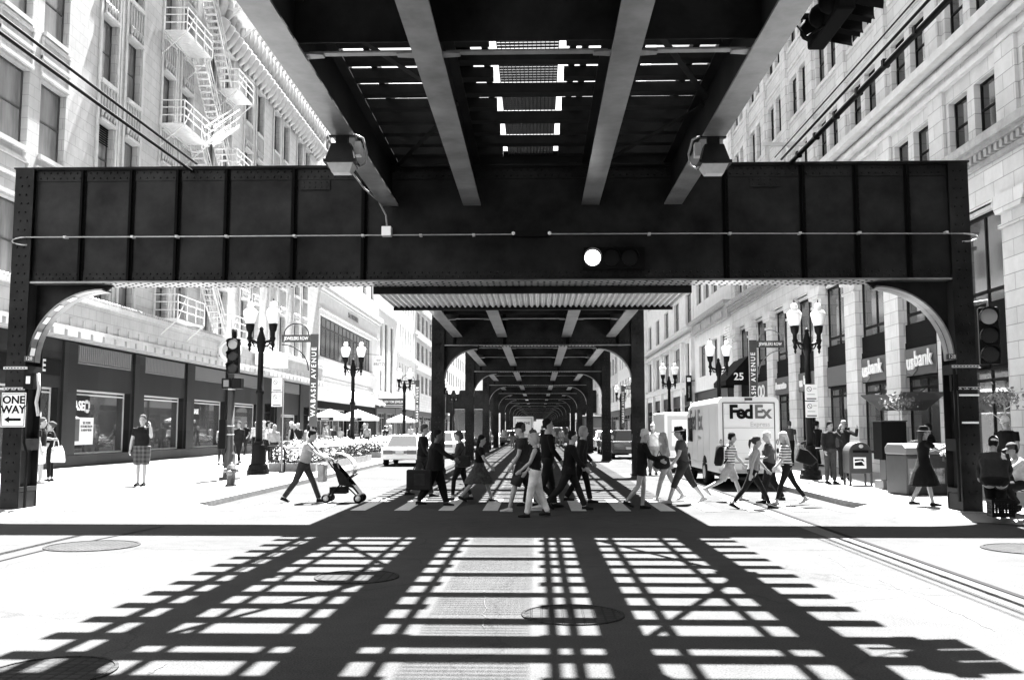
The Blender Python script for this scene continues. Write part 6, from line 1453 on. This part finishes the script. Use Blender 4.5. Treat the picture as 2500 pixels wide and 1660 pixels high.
t = thing('handbag', (5.62, 20.05, .82), 'large black shoulder bag behind the striped top', 'bag'); b = MB(); b.prism([(-.2, .12), (.12, 0), (.26, .12), (.05, .34), (-.12, .38)], 'y', -.07, .07); b.build('bag', 'cloth_black', t, bevel=.03); b = MB(); b.tube([(-.1, 0, .36), (-.14, 0, .55), (-.02, 0, .35)], .014, 6); b.build('strap', 'cloth_light', t)
# right sidewalk
person('person in grey shirt seen from behind in the shop doorway', 10.2, 38.5, .12, 1.78, -20, (2, 0, -2, 0), top='cloth_grey', bottom='trousers', hair='hair_mid', vox=.016)
person('person in dark jacket behind the large right lamp', 8.5, 29.6, .12, 1.7, 60, (4, 0, -4, 4), (10, 10, 60, 5, 8, 20), 0, (0, 0), 'cloth_dark', 'long', 'trousers', 'cloth_mid', coat=.05, vox=.014)
person('person in dark suit passing the bank window', 11.0, 37.5, .12, 1.8, -60, (18, 6, -18, 10), top='cloth_black', sleeve='long', coat=.08, vox=.016)
person('person in dark jacket and grey jeans raising a hand to the face', 7.97, 26.0, .12, 1.68, TO + 15, (3, 0, -3, 2), (30, 35, 140, 5, 12, 25), 0, (15, -5), 'cloth_mid', 'long', 'jeans', 'cloth_grey', hair='hair_dark')
person('person taking a photograph behind the mailbox', 9.0, 28.0, .12, 1.72, TO, (2, 0, -2, 0), (70, 20, 75, 70, 20, 75), 0, (0, 0), 'cloth_mid', 'long', 'trousers', 'cloth_dark', hair='hair_fair')
t = thing('camera', (9.0, 27.68, 1.6), 'small black camera held up behind the mailbox', 'camera'); b = MB(); b.box(-.065, .065, -.03, .03, -.04, .04); b.build('body', 'black', t); b = MB(); b.tube([(0, -.03, 0), (0, -.09, 0)], .03, 12); b.build('lens', 'black', t)
person('person in brimmed hat and flared black dress walking right by the news box', 7.45, 18.5, .12, 1.55, RT, (17, 6, -15, 14), (50, 8, 60, 55, 8, 55), 2, (0, 0), 'cloth_black', 'short', 'dress', 'cloth_black', 'shoe_dark', 'hair_mid', style='long', hat='brim', hatm='cloth_dark', fem=True)
t = thing('bouquet', (7.82, 18.42, 1.14), 'small bunch of white flowers held by the person in the black dress', 'flowers'); b = MB()
for i in range(9): b.ball((.05 * math.cos(i * 2.4), .05 * math.sin(i * 2.4), .02 * i - .04), .035, n=6, m=4)
b.build('blossom', 'petal', t); b = MB(); b.tube([(0, 0, 0), (-.02, 0, -.16)], .015, 5); b.build('stem', 'leaf', t)
person('person in dark top reaching out behind the news box', 9.7, 23.6, .12, 1.62, LF, (2, 0, -2, 0), (70, 8, 10, 10, 8, 30), 4, (0, 0), 'cloth_black', 'short', 'trousers', 'cloth_dark', hair='hair_dark')
person('person in white cap and dark sweatshirt sitting on a crate, back to us', 7.85, 16.5, .12, 1.72, -25, (86, 96, 78, 88), (25, 12, 30, 25, 12, 40), 14, (-10, -16), 'cloth_mid', 'long', 'trousers', 'cloth_black', 'shoe_dark', 'hair_dark', hat='cap', hatm='cloth_white', girth=1.4, coat=0.0)
person('person in black with white sleeves standing at the right edge of the picture', 9.6, 19.6, .12, 1.74, LF + 40, (2, 0, -2, 2), (10, 10, 30, 5, 8, 20), 0, (0, -10), 'cloth_black', 'short', 'trousers', 'cloth_black', hair='hair_white', hat='cap', hatm='cloth_white')
person('person in dark cap and white shirt squatting at the right edge of the picture', 8.62, 17.0, .12, 1.7, LF, (95, 128, 80, 122), (55, 8, 30, 60, 8, 25), 18, (0, -8), 'cloth_white', 'long', 'trousers', 'cloth_dark', 'shoe_dark', 'hair_dark', hat='cap', hatm='cloth_grey')
person('person in grey shirt sitting behind the right column near the shop', 9.45, 22.0, .12, 1.66, TO, (75, 80, 75, 80), (30, 10, 50, 30, 10, 50), 8, (0, -8), 'cloth_grey', 'long', 'trousers', 'cloth_dark', hair='hair_mid')
t = thing('bench', (9.45, 22.25, .12), 'low dark bench under the seated person in grey', 'bench'); b = MB(); b.box(-.4, .4, -.2, .2, .38, .43); b.build('seat', 'dkgrey', t)
for x in (-.35, .35):
    for y in (-.15, .15): b = MB(); b.box(x - .03, x + .03, y - .03, y + .03, 0, .379); b.build('leg', 'black', t)
finish_pending()
